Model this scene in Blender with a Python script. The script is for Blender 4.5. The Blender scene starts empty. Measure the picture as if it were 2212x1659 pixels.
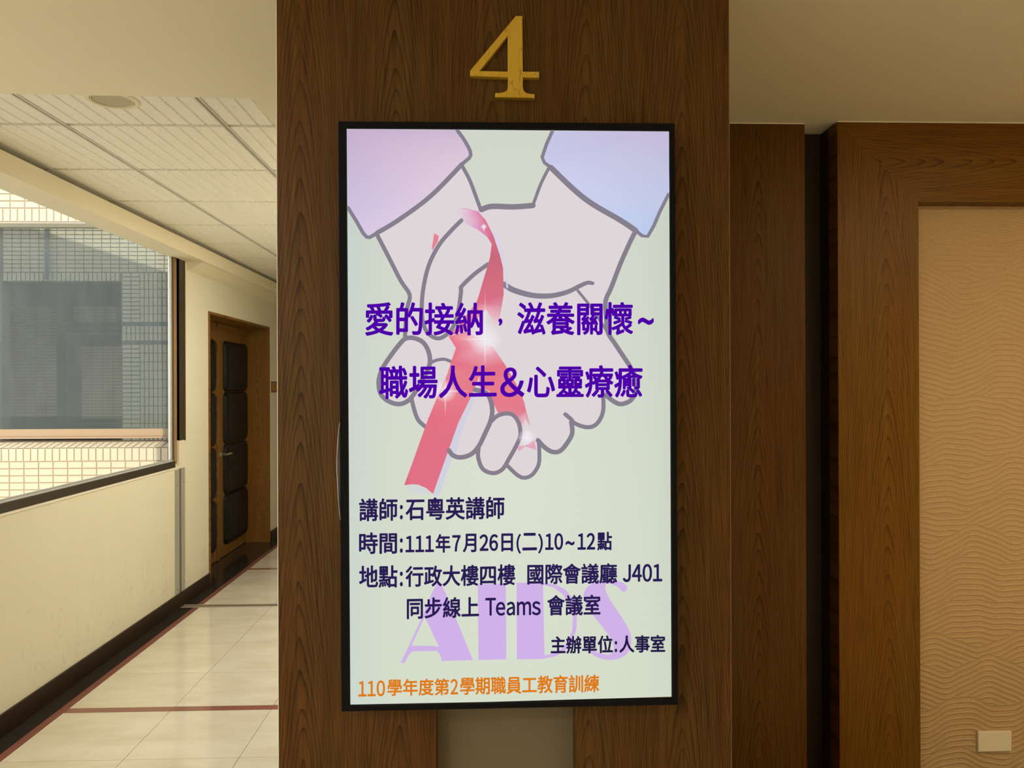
import bpy, bmesh, math, random
import numpy as np
from mathutils import Vector, Matrix
from mathutils.geometry import tessellate_polygon

random.seed(7)
rng = np.random.RandomState(5)
scene = bpy.context.scene
COL = scene.collection

# ------------------------------------------------------------------ camera
F = 1660.0
CX, CY = 1106.0, 829.5
CAMP = Vector((0.0, 0.0, 1.5))
YAW, PITCH, ROLL = 0.0337, 0.0009, -0.0033
RM = Matrix.Rotation(-YAW, 3, 'Z') @ Matrix.Rotation(math.pi / 2 + PITCH, 3, 'X') @ Matrix.Rotation(ROLL, 3, 'Z')
cam = bpy.data.cameras.new('camera')
cam.sensor_width = 36.0
cam.lens = F * 36.0 / 2212.0
cam.clip_start = 0.02
camo = bpy.data.objects.new('camera', cam)
COL.objects.link(camo)
camo.matrix_world = Matrix.Translation(CAMP) @ RM.to_4x4()
scene.camera = camo

# ------------------------------------------------------------------ view, world, sun
scene.view_settings.view_transform = 'Standard'
scene.view_settings.look = 'None'
scene.view_settings.exposure = 0.0
scene.view_settings.gamma = 1.0
scene.view_settings.use_curve_mapping = False
SKY, SUN = 2.6, 6.0
world = bpy.data.worlds.new('world')
scene.world = world
world.use_nodes = True
bg = world.node_tree.nodes['Background']
bg.inputs[0].default_value = (0.95, 0.97, 1.0, 1)
bg.inputs[1].default_value = SKY
sl = bpy.data.lights.new('sun', 'SUN')
sl.energy = SUN
sl.angle = 0.009
sl.color = (1.0, 0.93, 0.80)
so = bpy.data.objects.new('sun', sl)
COL.objects.link(so)
so.rotation_euler = Vector((0.02, 1.0, -0.60)).to_track_quat('-Z', 'Y').to_euler()
scene.cycles.max_bounces = 10
scene.cycles.diffuse_bounces = 6
scene.cycles.transparent_max_bounces = 32
scene.cycles.use_denoising = True
scene.cycles.sample_clamp_indirect = 6.0

LOBBY_LAMPS = [(2.3, 1.2, 23), (2.3, -1.2, 14), (-1.35, -0.9, 22), (-1.55, 1.45, 20)]  # the two left lamps are added fill for the near wall and floor
CORRIDOR_FILL_LAMPS = [(-0.72, 3.1, 20), (-0.80, 4.2, 15), (-0.82, 5.2, 21)]  # unseen lamps added behind the pillar to brighten the corridor
CORRIDOR_COLOR = (1.0, 0.92, 0.80)
LAMP_COLOR = (1.0, 0.78, 0.48)


def ray(px, py):
    return RM @ Vector(((px - CX) / F, -(py - CY) / F, -1.0))


def hit(px, py, axis, val):
    d = ray(px, py)
    i = 'xyz'.index(axis)
    return CAMP + d * ((val - CAMP[i]) / d[i])


# ------------------------------------------------------------------ materials
def lin(c):
    return tuple(((v / 255) / 12.92 if v / 255 <= 0.04045 else ((v / 255 + 0.055) / 1.055) ** 2.4) for v in c)


class NT:
    def __init__(s, name):
        s.m = bpy.data.materials.new(name)
        s.m.use_nodes = True
        s.t = s.m.node_tree
        s.b = s.t.nodes['Principled BSDF']
        s.out = s.t.nodes['Material Output']

    def n(s, typ, **kw):
        nd = s.t.nodes.new(typ)
        for k, v in kw.items():
            setattr(nd, k, v)
        return nd

    def l(s, a, b):
        s.t.links.new(a, b)

    def math(s, op, a, b=None, c=None, clamp=False):
        nd = s.n('ShaderNodeMath', operation=op, use_clamp=clamp)
        for i, v in enumerate((a, b, c)):
            if v is None:
                continue
            if isinstance(v, (int, float)):
                nd.inputs[i].default_value = v
            else:
                s.l(v, nd.inputs[i])
        return nd.outputs[0]

    def comb(s, x, y, z):
        nd = s.n('ShaderNodeCombineXYZ')
        for i, v in enumerate((x, y, z)):
            if isinstance(v, (int, float)):
                nd.inputs[i].default_value = v
            else:
                s.l(v, nd.inputs[i])
        return nd.outputs[0]

    def pos(s):
        g = s.n('ShaderNodeNewGeometry')
        sp = s.n('ShaderNodeSeparateXYZ')
        s.l(g.outputs['Position'], sp.inputs[0])
        return g.outputs['Position'], sp.outputs

    def noise(s, vec, scale=1.0, detail=2.0, rough=0.5):
        nd = s.n('ShaderNodeTexNoise')
        if vec is not None:
            s.l(vec, nd.inputs['Vector'])
        nd.inputs['Scale'].default_value = scale
        nd.inputs['Detail'].default_value = detail
        nd.inputs['Roughness'].default_value = rough
        return nd.outputs['Fac']

    def mix(s, fac, a, b):
        nd = s.n('ShaderNodeMix', data_type='RGBA')
        for sock, v in ((nd.inputs[0], fac), (nd.inputs[6], a), (nd.inputs[7], b)):
            if isinstance(v, (int, float)):
                sock.default_value = v
            elif isinstance(v, tuple):
                sock.default_value = (v[0], v[1], v[2], 1)
            else:
                s.l(v, sock)
        return nd.outputs[2]

    def bump(s, h, strength=0.3, dist=0.002):
        nd = s.n('ShaderNodeBump')
        nd.inputs['Strength'].default_value = strength
        nd.inputs['Distance'].default_value = dist
        s.l(h, nd.inputs['Height'])
        s.l(nd.outputs[0], s.b.inputs['Normal'])

    def ramp(s, v, lo, hi):
        nd = s.n('ShaderNodeMapRange')
        s.l(v, nd.inputs[0])
        nd.inputs[1].default_value = lo
        nd.inputs[2].default_value = hi
        return nd.outputs[0]


def plain(name, c, rough=0.6, metal=0.0, var=0.05, scale=8, bump=0.0, bscale=200, spec=0.5, coat=0.0):
    k = NT(name)
    p, _ = k.pos()
    nz = k.noise(p, scale, 3)
    c2 = tuple(v * (1 - var) for v in c)
    c1 = tuple(min(1, v * (1 + var)) for v in c)
    k.l(k.mix(nz, c2, c1), k.b.inputs['Base Color'])
    k.b.inputs['Roughness'].default_value = rough
    k.b.inputs['Metallic'].default_value = metal
    k.b.inputs['Specular IOR Level'].default_value = spec
    k.b.inputs['Coat Weight'].default_value = coat
    if bump:
        k.bump(k.noise(p, bscale, 2), bump, 0.001)
    return k.m


def wood(name, light, dark, along='z', across='x', c0=0.0, period=0.209, K=31.0, freq=15.0, rough=0.42, flip=1):
    k = NT(name)
    p, o = k.pos()
    ax = {'x': o[0], 'y': o[1], 'z': o[2]}
    a, b = ax[along], ax[across]
    if flip < 0:
        a = k.math('MULTIPLY', a, -1.0)
    wob = k.math('MULTIPLY', k.math('SUBTRACT', k.noise(k.comb(k.math('MULTIPLY', b, 6), k.math('MULTIPLY', a, 1.7), 0.0), 1, 2), 0.5), 0.05)
    bb = k.math('ADD', k.math('SUBTRACT', b, c0), k.math('MULTIPLY', wob, 0.5))
    x = k.math('PINGPONG', bb, period / 2)
    x = k.math('SQRT', k.math('ADD', k.math('MULTIPLY', x, x), 0.00009))
    stripe = k.math('ROUND', k.math('DIVIDE', bb, period))
    off = k.math('MULTIPLY', k.math('SINE', k.math('MULTIPLY', stripe, 12.9898)), 0.33)
    s = k.math('ADD', a, k.math('MULTIPLY', k.math('POWER', x, 1.3), K * 0.58))
    s = k.math('ADD', s, off)
    n2 = k.noise(k.comb(k.math('MULTIPLY', b, 22), k.math('MULTIPLY', a, 3.0), 3.3), 1, 3, 0.6)
    s = k.math('ADD', s, k.math('MULTIPLY', k.math('SUBTRACT', n2, 0.5), 0.09))
    # uneven ring spacing
    n3 = k.noise(k.comb(k.math('MULTIPLY', s, 5.0), 0.0, 0.0), 1, 1)
    s = k.math('ADD', s, k.math('MULTIPLY', n3, 0.16))
    t = k.math('FRACT', k.math('MULTIPLY', s, freq))
    ring = k.math('POWER', t, 5.0)
    amp = k.ramp(k.noise(k.comb(k.math('MULTIPLY', b, 30), k.math('MULTIPLY', a, 2.0), 8.1), 1, 2), 0.3, 0.7)
    ring = k.math('MULTIPLY', ring, k.math('ADD', k.math('MULTIPLY', amp, 0.55), 0.25))
    fib = k.noise(k.comb(k.math('MULTIPLY', b, 420), k.math('MULTIPLY', a, 7), 0.0), 1, 2, 0.6)
    fib = k.ramp(fib, 0.3, 0.72)
    fib2 = k.ramp(k.noise(k.comb(k.math('MULTIPLY', b, 90), k.math('MULTIPLY', a, 2.0), 5.0), 1, 2), 0.3, 0.7)
    big = k.ramp(k.noise(k.comb(k.math('MULTIPLY', b, 7), k.math('MULTIPLY', a, 1.1), 1.0), 1, 2), 0.25, 0.75)
    f = k.math('ADD', k.math('MULTIPLY', fib, 0.50), k.math('MULTIPLY', fib2, 0.26))
    f = k.math('ADD', f, k.math('MULTIPLY', big, 0.14))
    f = k.math('ADD', f, k.math('MULTIPLY', ring, 1.0), clamp=True)
    # reddish drift
    red = tuple(v * m for v, m in zip(light, (1.02, 0.80, 0.62)))
    lt = k.mix(k.ramp(k.noise(k.comb(k.math('MULTIPLY', b, 9), k.math('MULTIPLY', a, 0.9), 7.0), 1, 1), 0.35, 0.7), light, red)
    k.l(k.mix(f, lt, dark), k.b.inputs['Base Color'])
    k.b.inputs['Roughness'].default_value = rough
    k.b.inputs['Specular IOR Level'].default_value = 0.15
    k.bump(k.math('MULTIPLY', fib, -1.0), 0.08, 0.0005)
    return k.m


M = {}
WL, WD = (0.150, 0.076, 0.015), (0.032, 0.0125, 0.0012)
_pc = [hit(855, 100, 'y', 1.69).x]
M['wood'] = wood('teak_veneer_pillar', WL, WD, 'z', 'x', _pc[0], 0.209)
M['wood_panel'] = wood('teak_veneer_panel', (0.175, 0.086, 0.013), (0.048, 0.019, 0.002), 'z', 'x', hit(1627, 400, 'y', 2.86).x, 0.30, 26, 13)
M['wood_frame'] = wood('teak_veneer_frame', (0.245, 0.120, 0.011), (0.080, 0.032, 0.0022), 'z', 'x', hit(1902, 600, 'y', 2.84).x, 0.34, 24, 12)
M['wood_rail'] = wood('teak_veneer_rail', (0.245, 0.120, 0.011), (0.080, 0.032, 0.0022), 'x', 'z', hit(2050, 358, 'y', 2.84).z, 0.36, 24, 12, flip=1)
M['wood_door'] = wood('teak_veneer_door', (0.33, 0.175, 0.045), (0.12, 0.055, 0.012), 'z', 'y', 7.02, 0.5, 20, 10)
M['wood_jamb'] = wood('teak_veneer_jamb', (0.33, 0.175, 0.045), (0.12, 0.055, 0.012), 'z', 'x', -2.19, 0.30, 24, 12)
M['wood_head'] = wood('teak_veneer_head', (0.33, 0.175, 0.045), (0.12, 0.055, 0.012), 'y', 'x', -2.19, 0.30, 24, 12)
M['dark_base'] = wood('dark_stained_skirting', (0.040, 0.022, 0.014), (0.016, 0.009, 0.006), 'y', 'z', 0.0, 0.3, 15, 20, rough=0.35)
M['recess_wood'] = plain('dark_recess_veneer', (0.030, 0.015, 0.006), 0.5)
M['gypsum'] = plain('cream_ceiling_paint', (0.84, 0.765, 0.56), 0.9, var=0.02, scale=2, bump=0.03)
M['gyp_edge'] = plain('white_edge_bead', (0.86, 0.80, 0.68), 0.7)
M['beam'] = plain('cream_beam_paint', (0.80, 0.725, 0.53), 0.85, var=0.015, scale=2)


def wall_mat():
    k = NT('cream_wall_paint')
    p, o = k.pos()
    base = k.mix(k.noise(p, 2.5, 3), (0.75, 0.70, 0.53), (0.80, 0.755, 0.59))
    # scuffs low on the wall: streaky dark marks
    st = k.noise(k.comb(k.math('MULTIPLY', o[1], 9), 0.0, k.math('MULTIPLY', o[2], 4)), 1, 5, 0.7)
    st2 = k.noise(k.comb(k.math('MULTIPLY', o[1], 38), 0.0, k.math('MULTIPLY', o[2], 26)), 1, 5, 0.75)
    m1 = k.math('MULTIPLY', k.ramp(st, 0.50, 0.64), k.ramp(st2, 0.48, 0.66))
    low = k.ramp(o[2], 0.75, 0.12)
    fac = k.math('MULTIPLY', k.math('MULTIPLY', m1, low), 0.55, clamp=True)
    k.l(k.mix(fac, base, (0.30, 0.27, 0.20)), k.b.inputs['Base Color'])
    k.b.inputs['Roughness'].default_value = 0.75
    k.bump(k.noise(p, 60, 2), 0.04, 0.001)
    return k.m


M['wall'] = wall_mat()


def ceiling_tile_mat():
    k = NT('mineral_fibre_tile')
    p, o = k.pos()
    n = k.noise(k.comb(k.math('MULTIPLY', o[0], 210), k.math('MULTIPLY', o[1], 110), 0.0), 1, 2, 0.6)
    pit = k.ramp(n, 0.60, 0.68)
    base = k.mix(k.noise(p, 3, 2), (0.86, 0.83, 0.72), (0.90, 0.87, 0.77))
    k.l(k.mix(k.math('MULTIPLY', pit, 0.55), base, (0.42, 0.39, 0.30)), k.b.inputs['Base Color'])
    k.b.inputs['Roughness'].default_value = 0.95
    return k.m


M['ctile'] = ceiling_tile_mat()
M['tbar'] = plain('grey_white_tee_bar', (0.66, 0.635, 0.56), 0.45)
M['tgap'] = plain('tee_bar_slot', (0.40, 0.375, 0.32), 0.6)
M['dark_void'] = plain('ceiling_void', (0.13, 0.09, 0.06), 0.9)


def floor_mat():
    k = NT('polished_cream_tile')
    p, o = k.pos()
    n = k.noise(k.comb(k.math('MULTIPLY', o[0], 3.0), k.math('MULTIPLY', o[1], 7.0), 0.0), 1, 6, 0.62)
    v = k.ramp(n, 0.35, 0.7)
    oi = k.n('ShaderNodeObjectInfo')
    c = k.mix(v, (0.60, 0.545, 0.42), (0.71, 0.68, 0.575))
    c = k.mix(k.math('MULTIPLY', oi.outputs['Random'], 0.25), c, (0.68, 0.63, 0.50))
    k.l(c, k.b.inputs['Base Color'])
    k.b.inputs['Roughness'].default_value = 0.09
    k.b.inputs['Specular IOR Level'].default_value = 0.55
    return k.m


M['ftile'] = floor_mat()
M['grout'] = plain('floor_grout', (0.20, 0.17, 0.12), 0.8)
M['redstone'] = plain('red_granite', (0.25, 0.10, 0.075), 0.12, var=0.25, scale=180)
M['blackstone'] = plain('black_granite', (0.030, 0.026, 0.021), 0.10, var=0.5, scale=160)
M['alu'] = plain('aluminium', (0.55, 0.55, 0.50), 0.35, metal=0.55)
M['alu_dull'] = plain('dull_aluminium_strip', (0.50, 0.50, 0.43), 0.4, metal=0.35, var=0.08)
M['groove'] = plain('brown_rubber_groove', (0.17, 0.125, 0.08), 0.6)
M['bronze'] = plain('dark_bronze_frame', (0.045, 0.034, 0.020), 0.38)
M['bronze_light'] = plain('tan_frame', (0.33, 0.20, 0.085), 0.5)
M['reveal_brown'] = plain('brown_frame_side', (0.11, 0.062, 0.026), 0.5)
M['white_alu'] = plain('white_edge_metal', (0.85, 0.85, 0.82), 0.3, metal=0.2)
M['black_leather'] = plain('black_leatherette', (0.008, 0.007, 0.0065), 0.5, bump=0.2, bscale=500, spec=0.3)
M['steel'] = plain('brushed_steel', (0.62, 0.60, 0.55), 0.3, metal=0.9)
M['bezel'] = plain('black_bezel_plastic', (0.005, 0.005, 0.0058), 0.7, spec=0.1)
M['tv_body'] = plain('black_rear_case', (0.01, 0.01, 0.01), 0.6)
M['grey_panel'] = plain('grey_painted_board', (0.17, 0.130, 0.070), 0.7, var=0.03)
M['plate'] = plain('ivory_plastic', (0.80, 0.71, 0.50), 0.35, var=0.02)
M['paper'] = plain('white_paper', (0.88, 0.84, 0.78), 0.8)
M['sign_y'] = plain('amber_sign_face', (0.42, 0.20, 0.012), 0.4)
M['sign_r'] = plain('dark_red_sign_border', (0.14, 0.02, 0.008), 0.4)
M['sign_d'] = plain('brown_sign_ink', (0.10, 0.05, 0.01), 0.5)


def brass_mat():
    k = NT('gilded_metal')
    p, o = k.pos()
    n = k.noise(k.comb(k.math('MULTIPLY', o[0], 22), 0.0, k.math('MULTIPLY', o[2], 9)), 1, 3)
    line = k.math('ABSOLUTE', k.math('SUBTRACT', n, 0.5))
    mark = k.math('SUBTRACT', 1.0, k.ramp(line, 0.0, 0.012))
    base = k.mix(k.noise(p, 25, 2), (0.60, 0.37, 0.034), (0.70, 0.45, 0.045))
    k.l(k.mix(k.math('MULTIPLY', mark, 0.55), base, (0.26, 0.19, 0.02)), k.b.inputs['Base Color'])
    k.b.inputs['Metallic'].default_value = 0.35
    k.b.inputs['Roughness'].default_value = 0.32
    return k.m


M['brass'] = brass_mat()


def wallcover_mat():
    k = NT('embossed_wallcovering')
    p, o = k.pos()
    g = k.noise(p, 330, 2, 0.7)
    at = k.n('ShaderNodeAttribute', attribute_name='ridge')
    flat = k.math('SUBTRACT', 1.0, at.outputs['Fac'])
    c = k.mix(k.math('MULTIPLY', k.ramp(g, 0.4, 0.7), flat), (0.55, 0.365, 0.175), (0.44, 0.285, 0.13))
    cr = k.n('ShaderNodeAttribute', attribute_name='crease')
    c = k.mix(k.math('MULTIPLY', cr.outputs['Fac'], 0.45), c, (0.30, 0.185, 0.075))  # shade below each ridge mixed into the colour
    k.l(c, k.b.inputs['Base Color'])
    k.b.inputs['Roughness'].default_value = 0.6
    k.bump(k.math('MULTIPLY', g, flat), 0.5, 0.0015)
    return k.m


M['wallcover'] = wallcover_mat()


def ext_tile(name, c, var=0.06):
    k = NT(name)
    p, o = k.pos()
    oi = k.n('ShaderNodeObjectInfo')
    nz = k.noise(p, 14, 3)
    a = k.mix(nz, tuple(v * (1 - var) for v in c), tuple(min(1, v * (1 + var)) for v in c))
    k.l(k.mix(k.math('MULTIPLY', oi.outputs['Random'], 0.3), a, tuple(v * 0.86 for v in c)), k.b.inputs['Base Color'])
    k.b.inputs['Roughness'].default_value = 0.35
    return k.m


M['etile'] = ext_tile('cream_glazed_tile', (0.43, 0.375, 0.27))
M['emortar'] = plain('pink_grey_mortar', (0.28, 0.215, 0.14), 0.9)
M['gtile'] = ext_tile('grey_glazed_tile', (0.36, 0.335, 0.25))
M['gmortar'] = plain('dark_mortar', (0.10, 0.095, 0.08), 0.9)
M['brown_tile'] = ext_tile('brown_glazed_tile', (0.60, 0.47, 0.34), 0.2)
M['brown_mortar'] = plain('brown_mortar', (0.36, 0.28, 0.20), 0.9)
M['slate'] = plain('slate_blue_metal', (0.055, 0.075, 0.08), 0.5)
M['ext_frame'] = plain('tan_window_frame', (0.27, 0.185, 0.105), 0.4)
M['ground'] = plain('courtyard_ground', (0.35, 0.33, 0.29), 0.9)


def glass_mat(name, tint, haze, hazecol, refl, patch=0.0):
    k = NT(name)
    k.t.nodes.remove(k.b)
    tr = k.n('ShaderNodeBsdfTransparent')
    tr.inputs[0].default_value = (*tint, 1)
    df = k.n('ShaderNodeBsdfDiffuse')
    df.inputs[0].default_value = (*hazecol, 1)
    gl = k.n('ShaderNodeBsdfGlossy')
    gl.inputs[1].default_value = 0.0
    ge = k.n('ShaderNodeNewGeometry')
    dt = k.n('ShaderNodeVectorMath', operation='DOT_PRODUCT')
    k.l(ge.outputs['Incoming'], dt.inputs[0])
    k.l(ge.outputs['Normal'], dt.inputs[1])
    cs = k.math('SUBTRACT', 1.0, k.math('ABSOLUTE', dt.outputs['Value']))
    frs = k.math('ADD', k.math('MULTIPLY', k.math('POWER', cs, 5.0), 0.92), 0.08)
    mx = k.n('ShaderNodeMixShader')
    p, o = k.pos()
    nz = k.noise(k.comb(o[0], k.math('MULTIPLY', o[1], 1), k.math('MULTIPLY', o[2], 0.4)), 9, 4, 0.6)
    hz = k.math('MULTIPLY', k.math('ADD', k.math('MULTIPLY', k.ramp(nz, 0.35, 0.75), patch), 1.0), haze)
    k.l(hz, mx.inputs[0])
    k.l(tr.outputs[0], mx.inputs[1])
    k.l(df.outputs[0], mx.inputs[2])
    m2 = k.n('ShaderNodeMixShader')
    k.l(k.math('MULTIPLY', frs, refl), m2.inputs[0])
    k.l(mx.outputs[0], m2.inputs[1])
    k.l(gl.outputs[0], m2.inputs[2])
    k.l(m2.outputs[0], k.out.inputs[0])
    return k.m


M['glass'] = glass_mat('window_glass', (0.96, 0.97, 0.96), 0.015, (0.8, 0.85, 0.85), 0.9)
M['far_glass'] = glass_mat('dusty_blue_glass', (0.58, 0.63, 0.62), 0.07, (0.40, 0.50, 0.50), 0.35, 0.45)


def emis(name, c, strength=1.0):
    k = NT(name)
    k.t.nodes.remove(k.b)
    e = k.n('ShaderNodeEmission')
    e.inputs[0].default_value = (*lin(c), 1)
    e.inputs[1].default_value = strength
    k.l(e.outputs[0], k.out.inputs[0])
    return k.m


def emis_attr(name):
    k = NT(name)
    k.t.nodes.remove(k.b)
    at = k.n('ShaderNodeVertexColor', layer_name='ink')
    e = k.n('ShaderNodeEmission')
    k.l(at.outputs['Color'], e.inputs[0])
    tr = k.n('ShaderNodeBsdfTransparent')
    mx = k.n('ShaderNodeMixShader')
    k.l(at.outputs['Alpha'], mx.inputs[0])
    k.l(tr.outputs[0], mx.inputs[1])
    k.l(e.outputs[0], mx.inputs[2])
    k.l(mx.outputs[0], k.out.inputs[0])
    return k.m


M['ink'] = emis_attr('screen_ink')
M['lamp'] = emis('lamp_diffuser', (255, 236, 200), 2.0)


# ------------------------------------------------------------------ mesh helpers
class MB:
    def __init__(s):
        s.v, s.f = [], []

    def quad(s, *p):
        n = len(s.v)
        s.v += [tuple(q) for q in p]
        s.f.append(tuple(range(n, n + len(p))))
        return s

    def box(s, x0, x1, y0, y1, z0, z1, ch=0.0):
        x0, x1 = sorted((x0, x1)); y0, y1 = sorted((y0, y1)); z0, z1 = sorted((z0, z1))
        if ch <= 0:
            n = len(s.v)
            s.v += [(x, y, z) for x in (x0, x1) for y in (y0, y1) for z in (z0, z1)]
            s.f += [tuple(n + i for i in q) for q in ((0, 1, 3, 2), (4, 6, 7, 5), (0, 4, 5, 1), (2, 3, 7, 6), (0, 2, 6, 4), (1, 5, 7, 3))]
            return s
        bm = bmesh.new()
        bmesh.ops.create_cube(bm, size=1)
        for v in bm.verts:
            v.co = Vector(((x0 + x1) / 2 + v.co.x * (x1 - x0), (y0 + y1) / 2 + v.co.y * (y1 - y0), (z0 + z1) / 2 + v.co.z * (z1 - z0)))
        bmesh.ops.bevel(bm, geom=list(bm.edges), offset=ch, segments=2, profile=0.6, affect='EDGES')
        n = len(s.v)
        bm.verts.index_update()
        s.v += [tuple(v.co) for v in bm.verts]
        s.f += [tuple(n + v.index for v in f.verts) for f in bm.faces]
        bm.free()
        return s

    def prism(s, pts, axis, a0, a1):
        """polygon pts (2D in the other two axes, in xyz order) extruded along axis"""
        def P(p, a):
            if axis == 'x':
                return (a, p[0], p[1])
            if axis == 'y':
                return (p[0], a, p[1])
            return (p[0], p[1], a)
        n, k = len(s.v), len(pts)
        s.v += [P(p, a0) for p in pts] + [P(p, a1) for p in pts]
        tris = tessellate_polygon([[Vector((p[0], p[1], 0)) for p in pts]])
        s.f += [tuple(n + i for i in t) for t in tris] + [tuple(n + k + i for i in reversed(t)) for t in tris]
        for i in range(k):
            j = (i + 1) % k
            s.f.append((n + i, n + j, n + k + j, n + k + i))
        return s

    def tube(s, c, r0, r1, axis, a0, a1, seg=32, inner=None):
        """ring/cylinder about axis"""
        pts = []
        for i in range(seg):
            t = 2 * math.pi * i / seg
            pts.append((math.cos(t), math.sin(t)))

        def P(u, v, a):
            if axis == 'z':
                return (c[0] + u, c[1] + v, a)
            if axis == 'y':
                return (c[0] + u, a, c[1] + v)
            return (a, c[0] + u, c[1] + v)
        n = len(s.v)
        if inner is None:
            s.v += [P(u * r0, v * r0, a0) for u, v in pts] + [P(u * r1, v * r1, a1) for u, v in pts]
            for i in range(seg):
                j = (i + 1) % seg
                s.f.append((n + i, n + j, n + seg + j, n + seg + i))
            s.f.append(tuple(n + i for i in range(seg)))
            s.f.append(tuple(n + seg + i for i in reversed(range(seg))))
        else:
            s.v += [P(u * r0, v * r0, a0) for u, v in pts] + [P(u * r1, v * r1, a1) for u, v in pts]
            s.v += [P(u * inner, v * inner, a0) for u, v in pts] + [P(u * inner, v * inner, a1) for u, v in pts]
            for i in range(seg):
                j = (i + 1) % seg
                s.f += [(n + i, n + j, n + seg + j, n + seg + i), (n + 2 * seg + j, n + 2 * seg + i, n + 3 * seg + i, n + 3 * seg + j),
                        (n + j, n + i, n + 2 * seg + i, n + 2 * seg + j), (n + seg + i, n + seg + j, n + 3 * seg + j, n + 3 * seg + i)]
        return s

    def mesh(s, name, mat, pivot=Vector((0, 0, 0)), fix=True):
        me = bpy.data.meshes.new(name)
        me.from_pydata([tuple(Vector(v) - pivot) for v in s.v], [], s.f)
        me.materials.append(mat)
        if fix:
            bm = bmesh.new()
            bm.from_mesh(me)
            bmesh.ops.recalc_face_normals(bm, faces=bm.faces)
            bm.to_mesh(me)
            bm.free()
        me.update()
        return me


def wloc(o):
    v = Vector(o.location)
    while o.parent:
        o = o.parent
        v += Vector(o.location)
    return v


def obj(name, mb, mat, parent=None, pivot=None, **tags):
    """link one mesh object; mesh data given in world coordinates"""
    pv = Vector(pivot) if pivot is not None else (wloc(parent) if parent else Vector((0, 0, 0)))
    me = mb.mesh(name, mat, pv) if isinstance(mb, MB) else mb
    o = bpy.data.objects.new(name, me)
    COL.objects.link(o)
    if parent:
        o.parent = parent
        o.location = pv - wloc(parent)
    else:
        o.location = pv
    for k, v in tags.items():
        o[k] = v
    return o


def link_copy(src, dx):
    c = src.copy()
    COL.objects.link(c)
    c.location = Vector(src.location) + Vector(dx)
    return c


def thing(name, loc, label, cat, group=None, kind=None):
    o = bpy.data.objects.new(name, None)
    o.empty_display_size = 0.05
    COL.objects.link(o)
    o.location = loc
    o['label'] = label
    o['category'] = cat
    if group:
        o['group'] = group
    if kind:
        o['kind'] = kind
    return o


def B(*a, ch=0.0):
    return MB().box(*a, ch=ch)


# ------------------------------------------------------------------ main dimensions
XW = -2.08            # face of the corridor's left wall
ZC = 2.48             # corridor tile ceiling
ZG = 2.468            # plasterboard ceiling of the lobby
YP = 1.69             # pillar face
YT = 1.63             # television face
XR = 3.6              # lobby right wall
YB = -4.2             # lobby back wall
YE = 9.6              # corridor end

# ------------------------------------------------------------------ floor
fl = thing('floor', (-0.8, 2.5, 0), 'polished cream tiled floor of the corridor with black and red stone borders', 'floor', kind='structure')
obj('floor_slab', B(XW - 0.35, XR, YB, YE, -0.08, -0.004), M['grout'], fl)
pitch = 0.46
xb = [-1.945, -1.46, -1.0, -0.54, -0.08, 0.38, 0.84, 1.30, 1.76, 2.22, 2.68, 3.14, XR]
yb = [YB]
rows = []
y = 3.595
back = []
while y - pitch > YB:
    back.append((y - pitch, y))
    y -= pitch
back.append((YB, y))
rows += back
rows += [(3.645, 4.07), (4.07, 4.54), (4.54, 4.98), (4.98, 5.268), (5.335, 5.85), (5.85, 6.33), (6.38, 6.85), (6.85, 7.31), (7.31, 7.77), (7.77, 8.23), (8.23, 8.69), (8.69, 9.15), (9.15, YE)]
g = 0.0011
tile_cache = {}
for (y0, y1) in rows:
    for i in range(len(xb) - 1):
        x0, x1 = xb[i], xb[i + 1]
        if x0 > -0.3 and y0 > 2.2:
            continue
        key = (round(x1 - x0, 3), round(y1 - y0, 3))
        if key not in tile_cache:
            tile_cache[key] = MB().box(g, x1 - x0 - g, g, y1 - y0 - g, -0.006, 0.0).mesh('floor_tile', M['ftile'])
        o = bpy.data.objects.new('floor_tile', tile_cache[key])
        COL.objects.link(o)
        o.parent = fl
        o.location = Vector((x0, y0, 0)) - Vector(fl.location)
obj('black_border', B(XW - 0.001, -1.985, YB, 5.268, -0.006, 0), M['blackstone'], fl)
obj('black_border', B(XW - 0.001, -1.985, 5.335, YE, -0.006, 0), M['blackstone'], fl)
obj('red_border', B(-1.984, -1.947, YB, 5.268, -0.006, 0.0), M['redstone'], fl)
obj('red_border', B(-1.984, -1.947, 5.335, YE, -0.006, 0.0), M['redstone'], fl)
obj('red_cross_strip', B(-1.945, -0.45, 3.597, 3.643, -0.006, 0.0), M['redstone'], fl)
obj('red_cross_strip', B(-1.945, -0.45, 6.333, 6.378, -0.006, 0.0), M['redstone'], fl)
# metal movement joint across the floor
ej = thing('floor_joint_cover', (-1.2, 5.30, 0), 'dark metal movement joint strip running across the corridor floor', 'joint strip')
obj('metal_edge', B(XW, -0.45, 5.269, 5.278, -0.004, 0.002), M['alu_dull'], ej)
obj('metal_edge', B(XW, -0.45, 5.325, 5.334, -0.004, 0.002), M['alu_dull'], ej)
obj('groove_insert', B(XW, -0.45, 5.278, 5.325, -0.004, 0.0005), M['groove'], ej)

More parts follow.
